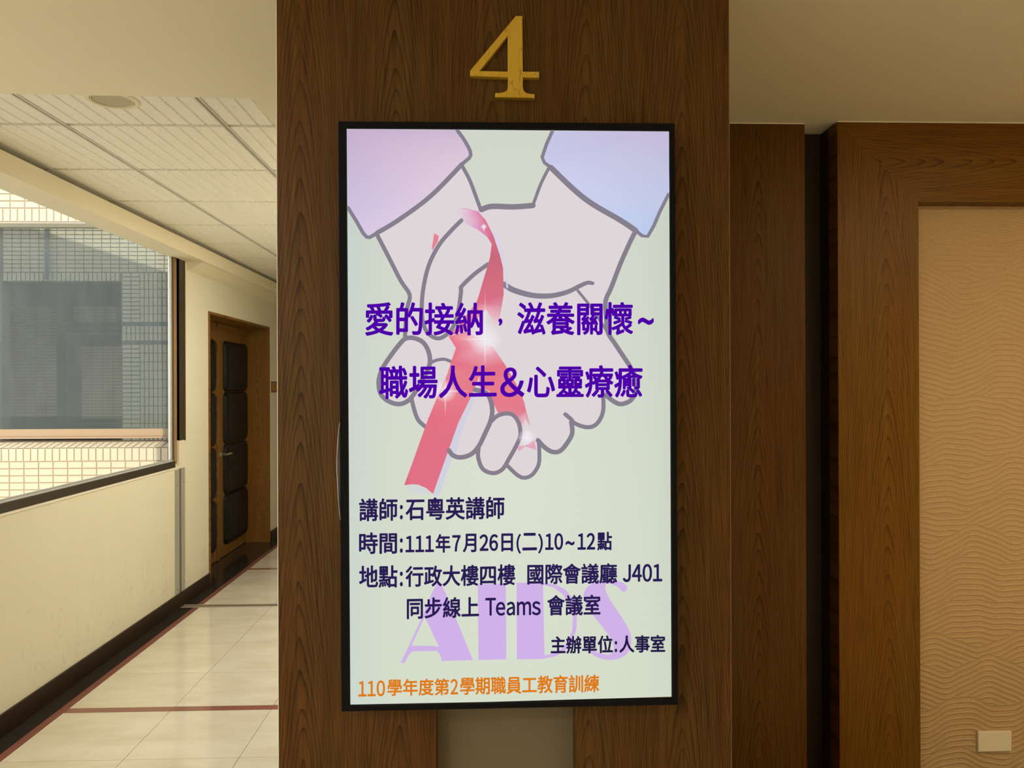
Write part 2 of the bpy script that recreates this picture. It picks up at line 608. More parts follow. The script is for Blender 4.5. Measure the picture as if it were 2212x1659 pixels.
# ------------------------------------------------------------------ left wall of the corridor
ZS = 0.955            # top of wall under the window
ZT = 2.361            # window top
YW1 = 5.205           # far end of the window
YW0 = -2.5
TH = 0.22
TN = 0.034
wl = thing('wall_left', (XW, 3, 0), 'cream painted wall on the left of the corridor with scuff marks', 'wall', kind='structure')
obj('wall_below_window', B(XW - TN, XW, YB, 5.20, 0, ZS), M['wall'], wl)
dy0, dy1, dzt = 5.83, 7.46, 2.06
wb = MB()
wb.box(XW - TN, XW, 5.385, 5.72, 0, 2.70)
wb.box(XW - TH, XW, 5.72, dy0, 0, 2.70)
wb.box(XW - TH, XW, dy1, YE, 0, 2.70)
wb.box(XW - TH, XW, dy0, dy1, dzt, 2.70)
wb.box(XW - TN, XW - 0.02, 5.20, 5.386, 0, 2.70)
wb.box(XW - 0.02, XW, 5.28, 5.386, 0, 1.13)
wb.box(XW - 0.02, XW, 5.20, 5.281, 0, ZS)
obj('wall_beyond_window', wb, M['wall'], wl)
obj('wall_above_window', B(XW - TN, XW, YB, 5.20, ZT, 2.70), M['wall'], wl)
obj('wall_behind_camera', B(XW - TN, XW, YB, YW0, ZS, ZT), M['wall'], wl)

bb = thing('baseboard_left', (XW, 3, 0), 'dark brown wooden skirting board along the foot of the cream corridor wall', 'skirting board', kind='structure')
obj('board', B(XW, XW + 0.012, YB, dy0, 0, 0.098, ch=0.002), M['dark_base'], bb)
obj('board', B(XW, XW + 0.012, dy1 + 0.0, YE, 0, 0.098, ch=0.002), M['dark_base'], bb)

# ------------------------------------------------------------------ window in the left wall
wn = thing('window_1', (XW, 3.0, ZS), 'large corridor window in dark bronze frame looking onto the tiled courtyard', 'window', kind='structure')
obj('sill', B(XW - 0.012, XW + 0.006, YW0, 5.205, ZS, ZS + 0.043, ch=0.002), M['bronze'], wn)
obj('sill_seal', B(XW - 0.001, XW + 0.004, YW0, 5.20, ZS - 0.012, ZS), M['gyp_edge'], wn)
obj('bottom_rail', MB().box(XW - 0.05, XW - 0.012, YW0, 5.20, ZS + 0.0, ZS + 0.046).box(XW - 0.034, XW - 0.020, YW0, 5.20, ZS + 0.046, ZS + 0.054), M['alu'], wn)
obj('bottom_bead', B(XW - 0.010, XW - 0.006, YW0, 5.20, ZS + 0.043, ZS + 0.047), M['white_alu'], wn)
XG = XW - 0.026
obj('pane', MB().quad((XG, YW0, ZS + 0.046), (XG, 5.185, ZS + 0.046), (XG, 5.185, ZT + 0.002), (XG, YW0, ZT + 0.002)), M['glass'], wn)
obj('edge_seal', B(XG - 0.003, XG + 0.004, 5.178, 5.186, ZS + 0.046, ZT), M['white_alu'], wn)
obj('side_rail', MB().box(XG - 0.006, XG + 0.012, 5.186, 5.205, ZS + 0.04, ZT), M['alu'], wn)
obj('dark_stop', B(XG - 0.006, XW - 0.010, 5.205, 5.222, ZS + 0.03, ZT), M['reveal_brown'], wn)
obj('reveal_board', B(XW - 0.034, XW - 0.014, 5.222, 5.2805, ZS + 0.02, ZT), M['bronze_light'], wn)
obj('trim_board', MB().box(XW - 0.019, XW + 0.001, 5.281, 5.372, 1.128, ZT).box(XW - 0.019, XW + 0.004, 5.281, 5.290, 1.128, ZT), M['bronze'], wn)
obj('trim_edge', B(XW - 0.001, XW + 0.004, 5.372, 5.387, 1.124, ZT), M['reveal_brown'], wn)

# aluminium movement joint on the wall
vj = thing('wall_joint_cover', (XW, 5.28, 0.1), 'vertical pale aluminium joint cover strip on the cream wall below the window corner', 'joint strip')
obj('strip', B(XW, XW + 0.004, 5.200, 5.272, 0.098, 0.935, ch=0.001), M['alu_dull'], vj)
obj('strip', B(XW, XW + 0.004, 5.308, 5.368, 0.098, 0.94, ch=0.001), M['alu_dull'], vj)
obj('groove_insert', B(XW, XW + 0.0015, 5.272, 5.308, 0.098, 0.938), M['groove'], vj)
for yy, zz in ((5.236, 0.83), (5.35, 0.84), (5.236, 0.13), (5.35, 0.16)):
    obj('screw', MB().tube((yy, zz), 0.005, 0.004, 'x', XW + 0.004, XW + 0.0058, 10), M['groove'], vj)

# ------------------------------------------------------------------ cove beam and ceiling of the corridor
XBF = -1.945
ZU = 2.361
bm_ = thing('trim_1', (XBF, 3, ZU), 'cream plaster beam running along the top of the corridor wall over the window', 'beam', kind='structure')
obj('beam', B(XW, XBF, YB, YE, ZU, 2.449), M['beam'], bm_)
obj('beam_fillet', MB().prism([(XW, ZU), (XBF - 0.012, ZU), (XBF - 0.03, ZU - 0.004), (XBF - 0.07, ZU - 0.024), (XBF - 0.10, ZU - 0.044), (XW, ZU - 0.058)], 'y', 5.42, YE), M['beam'], bm_)
obj('cove_back', B(XW, XW + 0.01, YB, YE, 2.449, ZC + 0.01), M['dark_void'], bm_)  # dark strip, the shade of the gap above the beam put into its colour
obj('cove_lip', B(XBF - 0.008, XBF, YB, YE, 2.449, 2.452), M['gyp_edge'], bm_)

cl = thing('ceiling', (-1.3, 4, ZC), 'suspended corridor ceiling of ribbed mineral fibre tiles', 'ceiling', kind='structure')
obj('void_board', B(XW, -0.3, 2.0, YE, ZC + 0.055, ZC + 0.06), M['dark_void'], cl)
NX = [-2.076, -1.578, -0.98, -0.38]
yrows = [2.329 + 0.604 * i for i in range(12)]


def ribbed_tile(w, d, r0):
    mb = MB()
    # ribs 60 mm wide with V grooves, running along Y; bottom of the rib at z=0
    xs = [(0.004, 0.010)]
    n = int(round(w / 0.06))
    prof = [(0.0, 0.006), (0.004, 0.0)]
    for i in range(1, n):
        xx = r0 + i * 0.06 if False else i * w / n
        prof += [(xx - 0.005, 0.0), (xx - 0.0025, 0.006), (xx + 0.0025, 0.006), (xx + 0.005, 0.0)]
    prof += [(w - 0.004, 0.0), (w, 0.006)]
    k = len(prof)
    y0, y1 = 0.010, d - 0.010
    mb.v = [(x, y0, z) for x, z in prof] + [(x, y1, z) for x, z in prof] + [(x, y0 - 0.0005, max(z + 0.001, 0.013)) for x, z in prof] + [(x, y1 + 0.0005, max(z + 0.001, 0.013)) for x, z in prof]
    for i in range(k - 1):
        mb.f += [(i, i + 1, k + i + 1, k + i), (2 * k + i, 2 * k + i + 1, i + 1, i), (k + i, k + i + 1, 3 * k + i + 1, 3 * k + i)]
    n0 = len(mb.v)
    mb.v += [(0, 0, 0.015), (w, 0, 0.015), (w, d, 0.015), (0, d, 0.015)]
    mb.f.append((n0, n0 + 1, n0 + 2, n0 + 3))
    me = mb.mesh('ceiling_tile', M['ctile'], fix=False)
    return me


tm = {}
for i in range(3):
    x0, x1 = NX[i] + 0.009, NX[i + 1] - 0.009
    for j in range(len(yrows)):
        d = 0.604 - 0.007
        if yrows[j] + d > YE:
            continue
        if i not in tm:
            tm[i] = ribbed_tile(x1 - x0, d, 0)
        o = bpy.data.objects.new('ceiling_tile', tm[i])
        COL.objects.link(o)
        o.parent = cl
        o.location = Vector((x0, yrows[j] + 0.0035, ZC)) - Vector(cl.location)
for x in (-1.578, -0.98):
    obj('main_runner', MB().box(x - 0.012, x - 0.004, 2.1, YE, ZC - 0.003, ZC + 0.03).box(x + 0.004, x + 0.012, 2.1, YE, ZC - 0.003, ZC + 0.03), M['tbar'], cl)
    obj('runner_slot', B(x - 0.004, x + 0.004, 2.1, YE, ZC + 0.006, ZC + 0.01), M['tgap'], cl)
for j in range(len(yrows)):
    obj('cross_tee', B(NX[0], NX[3], yrows[j] - 0.012, yrows[j] + 0.012, ZC + 0.011, ZC + 0.02), M['tbar'], cl)
obj('wall_angle', B(XBF - 0.02, XBF + 0.0, 2.1, YE, ZC - 0.003, ZC - 0.0005), M['tbar'], cl)

# round fitting in the corridor ceiling
dc = (-1.275, 2.672)
dl = thing('recessed_downlight', (dc[0], dc[1], ZC), 'round recessed ceiling downlight with pale rim, switched off, beside the plaster ceiling edge', 'ceiling light')
obj('rim', MB().tube(dc, 0.083, 0.090, 'z', ZC - 0.005, ZC + 0.0, 48, inner=0.070), M['beam'], dl)
obj('inner_ring', MB().tube(dc, 0.067, 0.067, 'z', ZC - 0.0045, ZC - 0.001, 48, inner=0.064), M['beam'], dl)
obj('diffuser', MB().tube(dc, 0.062, 0.062, 'z', ZC - 0.0022, ZC - 0.001, 48), plain('olive_diffuser', (0.50, 0.44, 0.30), 0.5, var=0.1), dl)

# ------------------------------------------------------------------ lobby plasterboard ceiling
pA = hit(0, 202, 'z', ZG)
pB = hit(547, 213, 'z', ZG)
sl_ = (pB.y - pA.y) / (pB.x - pA.x)
xe = pB.x
yA = pA.y + sl_ * (XW - pA.x)
cg = thing('ceiling', (0.5, 0, ZG), 'smooth cream plasterboard ceiling of the lobby over the wooden pillar', 'ceiling', kind='structure')
obj('plasterboard', MB().prism([(XW, YB), (XR, YB), (XR, 3.2), (-0.3, 3.2), (-0.3, YE), (xe, YE), (xe, pB.y), (XW, yA)], 'z', ZG, ZG + 0.012), M['gypsum'], cg)
obj('deck', B(XW - 0.3, XR + 0.1, YB, YE, 2.60, 2.70), M['dark_void'], cg)

# ------------------------------------------------------------------ double door in the left wall
XD = -2.30
dr = thing('door_1', (XD, (dy0 + dy1) / 2, 0), 'wooden double door with black padded leather panels in deep wooden frame', 'door', kind='structure')
obj('jamb', B(XD - 0.05, XW + 0.004, dy0, dy0 + 0.035, 0, dzt, ch=0.001), M['wood_jamb'], dr)
obj('jamb', B(XD - 0.05, XW + 0.004, dy1 - 0.02, dy1, 0, dzt, ch=0.001), M['wood_jamb'], dr)
obj('head', B(XD - 0.05, XW + 0.004, dy0 + 0.035, dy1 - 0.02, dzt - 0.02, dzt, ch=0.001), M['wood_head'], dr)
obj('threshold', B(XD - 0.1, XW - 0.001, dy0 + 0.02, dy1 - 0.01, -0.004, 0.0), M['blackstone'], dr)


def cushion(y0, y1, z0, z1, x):
    r = 0.055
    mb = MB()
    rings = []
    for ins, dep in ((0, 0.0), (0.002, 0.014), (0.010, 0.026), (0.028, 0.034), (0.06, 0.038)):
        a0, a1, b0, b1 = y0 + ins, y1 - ins, z0 + ins, z1 - ins
        rr = max(r - ins * 0.6, 0.012)
        ring = []
        for (cy, cz, t0) in ((a1 - rr, b1 - rr, 0), (a0 + rr, b1 - rr, 90), (a0 + rr, b0 + rr, 180), (a1 - rr, b0 + rr, 270)):
            for q in range(6):
                t = math.radians(t0 + q * 18)
                ring.append((x + dep, cy + rr * math.cos(t), cz + rr * math.sin(t)))
        rings.append(ring)
    for ring in rings:
        mb.v += ring
    k = 24
    for a in range(len(rings) - 1):
        for i in range(k):
            j = (i + 1) % k
            mb.f.append((a * k + i, a * k + j, (a + 1) * k + j, (a + 1) * k + i))
    mb.f.append(tuple((len(rings) - 1) * k + i for i in range(k)))
    return mb


ym = 6.645
zc_ = [0.10, 0.545, 0.985, 1.445, 1.895]
for li, (a, b, ca, cb) in enumerate(((dy0 + 0.036, ym - 0.002, 5.96, 6.565), (ym + 0.002, dy1 - 0.021, 6.80, 7.415))):
    lf = obj('leaf', B(XD - 0.04, XD, a, b, 0.006, dzt - 0.024, ch=0.002), M['wood_door'], dr)
    for q in range(4):
        c = obj('padded_panel', cushion(ca, cb, zc_[q] + 0.003, zc_[q + 1] - 0.003, XD), M['black_leather'], lf)
        for p in c.data.polygons:
            p.use_smooth = True
    if li == 1:
        h = MB().tube((6.735, 0.905), 0.024, 0.022, 'x', XD, XD + 0.008, 20)
        h.tube((6.735, 0.905), 0.009, 0.009, 'x', XD + 0.008, XD + 0.055, 14)
        h.box(XD + 0.045, XD + 0.062, 6.728, 6.86, 0.897, 0.913, ch=0.004)
        obj('lever_handle', h, M['steel'], lf)
obj('meeting_strip', B(XD, XD + 0.014, ym - 0.012, ym + 0.022, 0.006, dzt - 0.026, ch=0.003), M['wood_door'], dr)

sg = thing('door_sign', (XW, 7.62, 1.5), 'small amber sign with dark red border on the wall beyond the double door', 'sign')
obj('sign_border', B(XW, XW + 0.008, 7.515, 7.80, 1.433, 1.538, ch=0.001), M['sign_r'], sg)
sf = obj('sign_face', B(XW + 0.008, XW + 0.0095, 7.526, 7.79, 1.450, 1.524), M['sign_y'], sg)
obj('sign_lettering', MB().box(XW + 0.0095, XW + 0.010, 7.566, 7.578, 1.482, 1.510).box(XW + 0.0095, XW + 0.010, 7.566, 7.60, 1.504, 1.510).box(XW + 0.0095, XW + 0.010, 7.566, 7.60, 1.492, 1.497)
    .box(XW + 0.0095, XW + 0.010, 7.566, 7.60, 1.481, 1.486).box(XW + 0.0095, XW + 0.010, 7.590, 7.60, 1.482, 1.510).box(XW + 0.0095, XW + 0.010, 7.61, 7.64, 1.482, 1.510).box(XW + 0.0095, XW + 0.010, 7.566, 7.68, 1.462, 1.467), M['sign_d'], sf)

# far walls that close the rooms
obj('wall_end', B(XW, 0, YE, YE + 0.1, 0, 2.7), M['wall'], kind='structure', label='cream end wall closing the far end of the corridor', category='wall')
obj('wall_right', B(XR, XR + 0.1, YB, 3.2, 0, 2.7), M['wall'], kind='structure', label='cream side wall on the right of the lobby', category='wall')
wk = MB()
wk.box(XW, -1.9, YB - 0.1, YB, 0, 2.7).box(-1.0, XR, YB - 0.1, YB, 0, 2.7).box(-1.9, -1.0, YB - 0.1, YB, 0, 0.9).box(-1.9, -1.0, YB - 0.1, YB, 2.1, 2.7)  # unseen opening added so daylight reaches the wood from the front
obj('wall_back', wk, M['wall'], kind='structure', label='cream lobby wall behind the viewer with an opening added to let in daylight', category='wall')

# ------------------------------------------------------------------ pillar
pxl = hit(599.5, 830, 'y', YP).x
pxr = hit(1577, 830, 'y', YP).x
rl = hit(942, 1600, 'y', YP).x
rr_ = hit(1243.5, 1600, 'y', YP).x
pl = thing('pillar', ((pxl + pxr) / 2, YP + 0.4, 0), 'wide teak veneered pillar carrying the large portrait screen', 'pillar')
pmb = MB().box(pxl, rl, YP, YP + 0.018, 0, ZG).box(rr_, pxr, YP, YP + 0.018, 0, ZG).box(rl, rr_, YP, YP + 0.018, 1.0, ZG)
obj('front_veneer', pmb, M['wood'], pl)
M['wood_side'] = wood('teak_veneer_side', WL, WD, 'z', 'y', 1.8, 0.209)
obj('side_veneer', B(pxl, pxl + 0.018, YP + 0.018, 3.0, 0, ZG), M['wood_side'], pl)
obj('side_veneer', B(pxr - 0.018, pxr, YP + 0.018, 3.0, 0, ZG), M['wood_side'], pl)
obj('corner_bead', B(pxl - 0.0008, pxl + 0.0004, YP - 0.0002, YP + 0.003, 0, ZG), M['gyp_edge'], pl)
obj('corner_bead', B(pxr - 0.0004, pxr + 0.0008, YP + 0.0, YP + 0.003, 0, ZG), M['bronze_light'], pl)  # pale strip standing in for the line of light at the gap
obj('recess_back', B(rl, rr_, YP + 0.055, YP + 0.065, 0, 1.02), M['grey_panel'], pl)
obj('recess_side', MB().box(rl - 0.012, rl, YP + 0.018, YP + 0.06, 0, 1.0).box(rr_, rr_ + 0.012, YP + 0.018, YP + 0.06, 0, 1.0), M['wood'], pl)
# corridor wall continuing behind the pillar
obj('wall_corridor_right', B(pxl, -0.3, 3.0, YE, 0, ZG), M['wall'], kind='structure', label='cream wall on the right of the corridor behind the wooden pillar', category='wall')

# brass numeral
K4 = 260 / 1797


def q4(u, v):
    return (960 + u * K4, v * K4)


out4 = [(1065, 235), (1165, 235), (1172, 1065), (1415, 1068), (1418, 1158), (1172, 1155), (1172, 1300), (1180, 1335), (1200, 1368), (1235, 1388), (1280, 1397), (1348, 1401), (1350, 1465), (762, 1452), (762, 1385), (850, 1380), (895, 1370), (930, 1350), (946, 1315), (952, 1155), (385, 1132), (385, 1050)]
in4 = [(945, 530), (948, 1065), (530, 1055), (548, 1028)]
Y4 = YP - 0.015


def w4(p, y, e=0.0):
    h = hit(*q4(*p), 'y', YP - 0.0150)
    return Vector((h.x, y, h.z))


num = thing('house_number', w4((900, 1460), YP), 'gilded raised numeral four above the large screen on the wooden pillar', 'number')
tess = tessellate_polygon([[w4(p, 0).xzy for p in out4], [w4(p, 0).xzy for p in in4]])
allp = out4 + in4
bm = bmesh.new()
fr = [bm.verts.new(w4(p, Y4)) for p in allp]
bk = [bm.verts.new(w4(p, YP)) for p in allp]
for t in tess:
    bm.faces.new([fr[i] for i in t])
for lo, n in ((0, len(out4)), (len(out4), len(in4))):
    for i in range(n):
        j = (i + 1) % n
        bm.faces.new([fr[lo + i], fr[lo + j], bk[lo + j], bk[lo + i]])
bmesh.ops.recalc_face_normals(bm, faces=bm.faces)
fe = [e for e in bm.edges if e.verts[0] in fr and e.verts[1] in fr and not all(abs(f.normal.y) > 0.9 for f in e.link_faces)]
bmesh.ops.bevel(bm, geom=fe, offset=0.0012, segments=1, affect='EDGES')
bmesh.ops.translate(bm, verts=bm.verts, vec=-Vector(num.location))
me = bpy.data.meshes.new('digit')
bm.to_mesh(me)
bm.free()
me.materials.append(M['brass'])
obj('digit', me, None, num)

# ------------------------------------------------------------------ screen on the pillar
cor = [hit(*p, 'y', YT) for p in ((729.5, 260), (1459, 267), (1465, 1522), (738, 1539))]
scr = [hit(*p, 'y', YT + 0.003) for p in ((749, 278), (1445, 284), (1450.5, 1505), (757, 1524.5))]
print('TV corners', [tuple(round(v, 4) for v in c) for c in cor])
print('SCR corners', [tuple(round(v, 4) for v in c) for c in scr])


def rect_fit(c):
    ctr = sum(c, Vector()) / 4
    w = ((c[1] - c[0]).length + (c[2] - c[3]).length) / 2
    h = ((c[3] - c[0]).length + (c[2] - c[1]).length) / 2
    ex = ((c[1] - c[0]) + (c[2] - c[3])); a1 = math.atan2(ex.z, ex.x)
    ez = ((c[0] - c[3]) + (c[1] - c[2])); a2 = math.atan2(-ez.x, ez.z)
    a = (a1 + a2) / 2
    X = Vector((math.cos(a), 0, math.sin(a)))
    Z = Vector((-math.sin(a), 0, math.cos(a)))
    return ctr, w, h, X, Z


cT, wT, hT, TX, TZ = rect_fit(cor)
cS, wS, hS, _, _ = rect_fit(scr)
tv = thing('television', (cT.x, YT + 0.03, cT.z - hT / 2), 'tall black framed portrait screen showing an event notice in Chinese', 'television')


def tp(u, w, y, c=None):
    c = c or cT
    p = c + TX * u + TZ * w
    return (p.x, y, p.z)


def ring_frame(ow, oh, ooff, iw, ih, ioff, y0, y1, lip):
    mb = MB()
    o = [(-ow, -oh), (ow, -oh), (ow, oh), (-ow, oh)]
    i = [(-iw, -ih), (iw, -ih), (iw, ih), (-iw, ih)]
    L = [[tp(u, w, y1, ooff) for u, w in o], [tp(u, w, y0 + 0.002, ooff) for u, w in o], [tp(u * 0.997, w * 0.9985, y0, ooff) for u, w in o],
         [tp(u + (0.0015 if u > 0 else -0.0015), w + (0.0015 if w > 0 else -0.0015), y0, ioff) for u, w in i], [tp(u, w, y0 + lip, ioff) for u, w in i]]
    for r in L:
        mb.v += r
    for r in range(4):
        for k in range(4):
            j = (k + 1) % 4
            mb.f.append((r * 4 + k, r * 4 + j, (r + 1) * 4 + j, (r + 1) * 4 + k))
    return mb


YS = YT + 0.005
obj('bezel', ring_frame(wT / 2, hT / 2, cT, wS / 2 + 0.001, hS / 2 + 0.001, cS, YT, YT + 0.04, 0.006), M['bezel'], tv)
rc = MB()
rc.v = [tp(u * (wT / 2 - 0.02), w * (hT / 2 - 0.02), y) for y in (YS + 0.004, YP - 0.0005) for u, w in ((-1, -1), (1, -1), (1, 1), (-1, 1))]
rc.f = [(0, 1, 2, 3), (4, 5, 6, 7), (0, 1, 5, 4), (1, 2, 6, 5), (2, 3, 7, 6), (3, 0, 4, 7)]
obj('rear_case', rc, M['tv_body'], tv)


def ink_mesh(name, parent, polys, layer, cols):
    """flat screen print: polys = list of (verts px list, faces), cols = per vertex rgba"""
    vs, fs, cc = [], [], []
    y = YS - 0.00018 * layer
    pv = wloc(parent)
    for (pts, faces), col in zip(polys, cols):
        n = len(vs)
        for i, p in enumerate(pts):
            h = hit(p[0], p[1], 'y', YS)
            vs.append((h.x - pv.x, y - pv.y, h.z - pv.z))
            c = col[i] if isinstance(col, list) else col
            a = c[3] if len(c) > 3 else 1.0
            cc.append((*lin(c[:3]), a))
        fs += [tuple(n + i for i in f) for f in faces]
    me = bpy.data.meshes.new(name)
    me.from_pydata(vs, [], fs)
    at = me.color_attributes.new('ink', 'FLOAT_COLOR', 'POINT')
    at.data.foreach_set('color', np.array(cc, dtype=np.float32).ravel())
    me.materials.append(M['ink'])
    o = bpy.data.objects.new(name, me)
    COL.objects.link(o)
    o.parent = parent
    o.location = (0, 0, 0)
    return o


def poly(pts):
    t = tessellate_polygon([[Vector((p[0], p[1], 0)) for p in pts]])
    return (pts, [tuple(x) for x in t])


def smooth(pts, n=5, closed=False):
    P = [Vector(p) for p in pts]
    m = len(P)
    outp = []
    rngi = range(m) if closed else range(m - 1)
    for i in rngi:
        if closed:
            p0, p1, p2, p3 = P[(i - 1) % m], P[i], P[(i + 1) % m], P[(i + 2) % m]
        else:
            p0, p1, p2, p3 = P[max(i - 1, 0)], P[i], P[i + 1], P[min(i + 2, m - 1)]
        for k in range(n):
            t = k / n
            outp.append(tuple(0.5 * ((2 * p1) + (-p0 + p2) * t + (2 * p0 - 5 * p1 + 4 * p2 - p3) * t * t + (-p0 + 3 * p1 - 3 * p2 + p3) * t ** 3)))
    if not closed:
        outp.append(tuple(P[-1]))
    return outp


def stroke(pts, w, closed=False, sm=5, w2=None):
    pts = smooth(pts, sm, closed) if sm else [tuple(p) for p in pts]
    P = [Vector(p) for p in pts]
    m = len(P)
    v, f = [], []
    for i in range(m):
        a = P[(i - 1) % m] if (closed or i > 0) else P[i]
        b = P[(i + 1) % m] if (closed or i < m - 1) else P[i]
        t = (b - a).normalized()
        nrm = Vector((-t.y, t.x))
        t_ = i / max(1, m - 1)
        ww = (w + ((w2 if w2 else w) - w) * t_) / 2
        v += [tuple(P[i] + nrm * ww), tuple(P[i] - nrm * ww)]
    rg = range(m) if closed else range(m - 1)
    for i in rg:
        j = (i + 1) % m
        f.append((2 * i, 2 * j, 2 * j + 1, 2 * i + 1))
    if not closed:
        for e in (0, m - 1):
            c = P[e]
            n0 = len(v)
            ww = (w if e == 0 else (w2 or w)) / 2
            v.append(tuple(c))
            for q in range(12):
                v.append((c.x + ww * math.cos(q * math.pi / 6), c.y + ww * math.sin(q * math.pi / 6)))
            for q in range(12):
                f.append((n0, n0 + 1 + q, n0 + 1 + (q + 1) % 12))
    return (v, f)


# backlit glass: a grid with the picture's own soft background tone
GX, GZ = 24, 44
bgp, bgf, bgc = [], [], []
for j in range(GZ + 1):
    for i in range(GX + 1):
        u, v = i / GX, j / GZ
        x = (749 * (1 - u) + 1445 * u) * (1 - v) + (757 * (1 - u) + 1450.5 * u) * v
        yy = (278 * (1 - u) + 284 * u) * (1 - v) + (1524.5 * (1 - u) + 1505 * u) * v
        bgp.append((x, yy))
        e = min(u, 0.12) / 0.12
        base = np.array([207, 212, 200]) * (1 - v) + np.array([212, 220, 202]) * v
        mid = math.exp(-((u - 0.5) ** 2) / 0.12 - ((v - 0.5) ** 2) / 0.18)
        c = base + np.array([9, 8, 7]) * mid - (1 - e) * np.array([8, 4, -2]) - max(0, u - 0.9) * np.array([60, 40, 45])
        bgc.append(tuple(c))
for j in range(GZ):
    for i in range(GX):
        a = j * (GX + 1) + i
        bgf.append((a, a + 1, a + GX + 2, a + GX + 1))
sc_ = ink_mesh('display', tv, [(bgp, bgf)], 0, [[tuple(c) for c in bgc]])

GREY = (134, 128, 142)
SKIN = (223, 214, 217)
SKINL = (226, 219, 221)
hands = [(997, 357), (930, 425), (860, 476), (813, 504), (842, 560), (866, 607), (885, 637), (878, 680), (875, 731), (858, 748), (835, 782), (821, 812), (819, 840), (835, 864), (862, 873), (888, 862), (893, 880), (904, 909), (920, 923),
         (965, 965), (979, 984), (997, 989), (1018, 982), (1031, 970), (1033, 988), (1045, 1015), (1064, 1022), (1086, 1015), (1095, 1005), (1116, 1025), (1131, 1032), (1145, 1029), (1157, 1015), (1165, 995), (1164, 955), (1176, 965), (1193, 975), (1210, 975), (1224, 958), (1235, 936), (1234, 914), (1262, 922), (1281, 921), (1294, 909), (1302, 886), (1303, 859),
         (1324, 866), (1341, 874), (1362, 868), (1374, 845), (1372, 815), (1358, 785), (1330, 744), (1312, 716), (1308, 651), (1320, 620), (1340, 570), (1360, 525), (1373, 498), (1340, 475), (1280, 442), (1240, 410), (1187, 360), (1170, 395), (1153, 440), (1150, 444), (1062, 445), (1038, 455), (1030, 430), (1015, 390)]
ink_mesh('picture_hands', sc_, [poly(hands)], 1, [SKIN])
# sleeves with soft tonal drift
lsl = [(749, 279), (988, 281), (1005, 305), (1018, 334), (998, 355), (930, 425), (860, 476), (815, 502), (792, 511), (770, 478), (751, 447)]
lcol = [(196, 176, 206), (206, 184, 210), (214, 192, 214), (219, 197, 217), (222, 200, 219), (224, 203, 224), (222, 203, 227), (221, 202, 228), (218, 200, 228), (212, 197, 228), (206, 192, 224)]
rsl = [(1193, 283), (1444, 284), (1446, 417), (1399, 510), (1373, 498), (1280, 441), (1240, 410), (1190, 362), (1172, 340)]
rcol = [(199, 197, 228), (196, 186, 216), (194, 200, 228), (184, 200, 238), (192, 207, 240), (201, 209, 238), (203, 209, 238), (202, 205, 236), (200, 200, 232)]
ink_mesh('picture_sleeve', sc_, [poly(lsl)], 2, [lcol])
ink_mesh('picture_sleeve', sc_, [poly(rsl)], 2, [rcol])
S = []
S.append(stroke([(988, 282), (1005, 306), (1017, 335), (998, 355), (960, 396), (930, 424), (860, 476), (815, 503), (792, 512), (770, 478), (752, 449)], 8, sm=3))
S.append(stroke([(998, 355), (930, 424), (860, 476), (815, 503)], 10, sm=5))
S.append(stroke([(1193, 284), (1171, 340), (1190, 362), (1240, 410), (1280, 441), (1340, 476), (1373, 498), (1399, 511), (1425, 458), (1444, 420)], 7.5, sm=2))
S.append(stroke([(1190, 362), (1240, 410), (1280, 441), (1340, 476), (1373, 498)], 12, sm=5))
S.append(stroke([(998, 358), (1015, 390), (1030, 430), (1038, 452)], 8, sm=5))
S.append(stroke([(1040, 453), (1062, 446), (1110, 447), (1151, 444)], 12, sm=4))
S.append(stroke([(1151, 444), (1168, 398), (1186, 362)], 7, sm=4))
S.append(stroke([(1373, 499), (1360, 525), (1340, 570), (1320, 622), (1308, 651), (1310, 690), (1313, 718), (1330, 745), (1358, 787)], 10, sm=4))
S.append(stroke([(1358, 787), (1372, 815), (1373, 845), (1362, 865), (1341, 873), (1324, 866), (1308, 853)], 10, sm=4))
S.append(stroke([(1090, 615), (1110, 627), (1150, 638), (1190, 639), (1225, 631), (1250, 619), (1268, 611), (1280, 612)], 13, sm=4, w2=8))
S.append(stroke([(1248, 628), (1270, 655), (1293, 688), (1311, 716)], 6, sm=3))
S.append(stroke([(1303, 859), (1303, 886), (1295, 908), (1281, 921), (1262, 922), (1241, 914), (1233, 905), (1221, 895)], 9, sm=4))
S.append(stroke([(1234, 912), (1236, 936), (1225, 957), (1210, 974), (1193, 976), (1176, 966), (1162, 951)], 10, sm=4))
S.append(stroke([(1164, 955), (1165, 995), (1158, 1015), (1146, 1028), (1131, 1032), (1116, 1025), (1094, 1004)], 8.5, sm=4))
S.append(stroke([(814, 506), (842, 560), (866, 607), (885, 637), (880, 665), (876, 706), (875, 731)], 9, sm=4))
S.append(stroke([(997, 476), (974, 499), (948, 530), (926, 574), (914, 626), (911, 672), (914, 697), (923, 718), (940, 730), (957, 728), (978, 708), (990, 672), (996, 629), (997, 619), (1025, 592), (1054, 571)], 9, sm=4))
S.append(stroke([(875, 732), (892, 730), (912, 738), (924, 755), (929, 778), (924, 800), (911, 822), (895, 850), (881, 866), (861, 873), (838, 866), (822, 850), (818, 824), (824, 801), (834, 783), (848, 763), (862, 745)], 10, closed=True, sm=4))
S.append(stroke([(932, 783), (943, 778), (960, 776), (974, 781)], 7, sm=3))
S.append(stroke([(889, 862), (896, 889), (904, 908), (919, 922)], 9, sm=4))
ink_mesh('picture_outlines', sc_, S, 3, [GREY] * len(S))

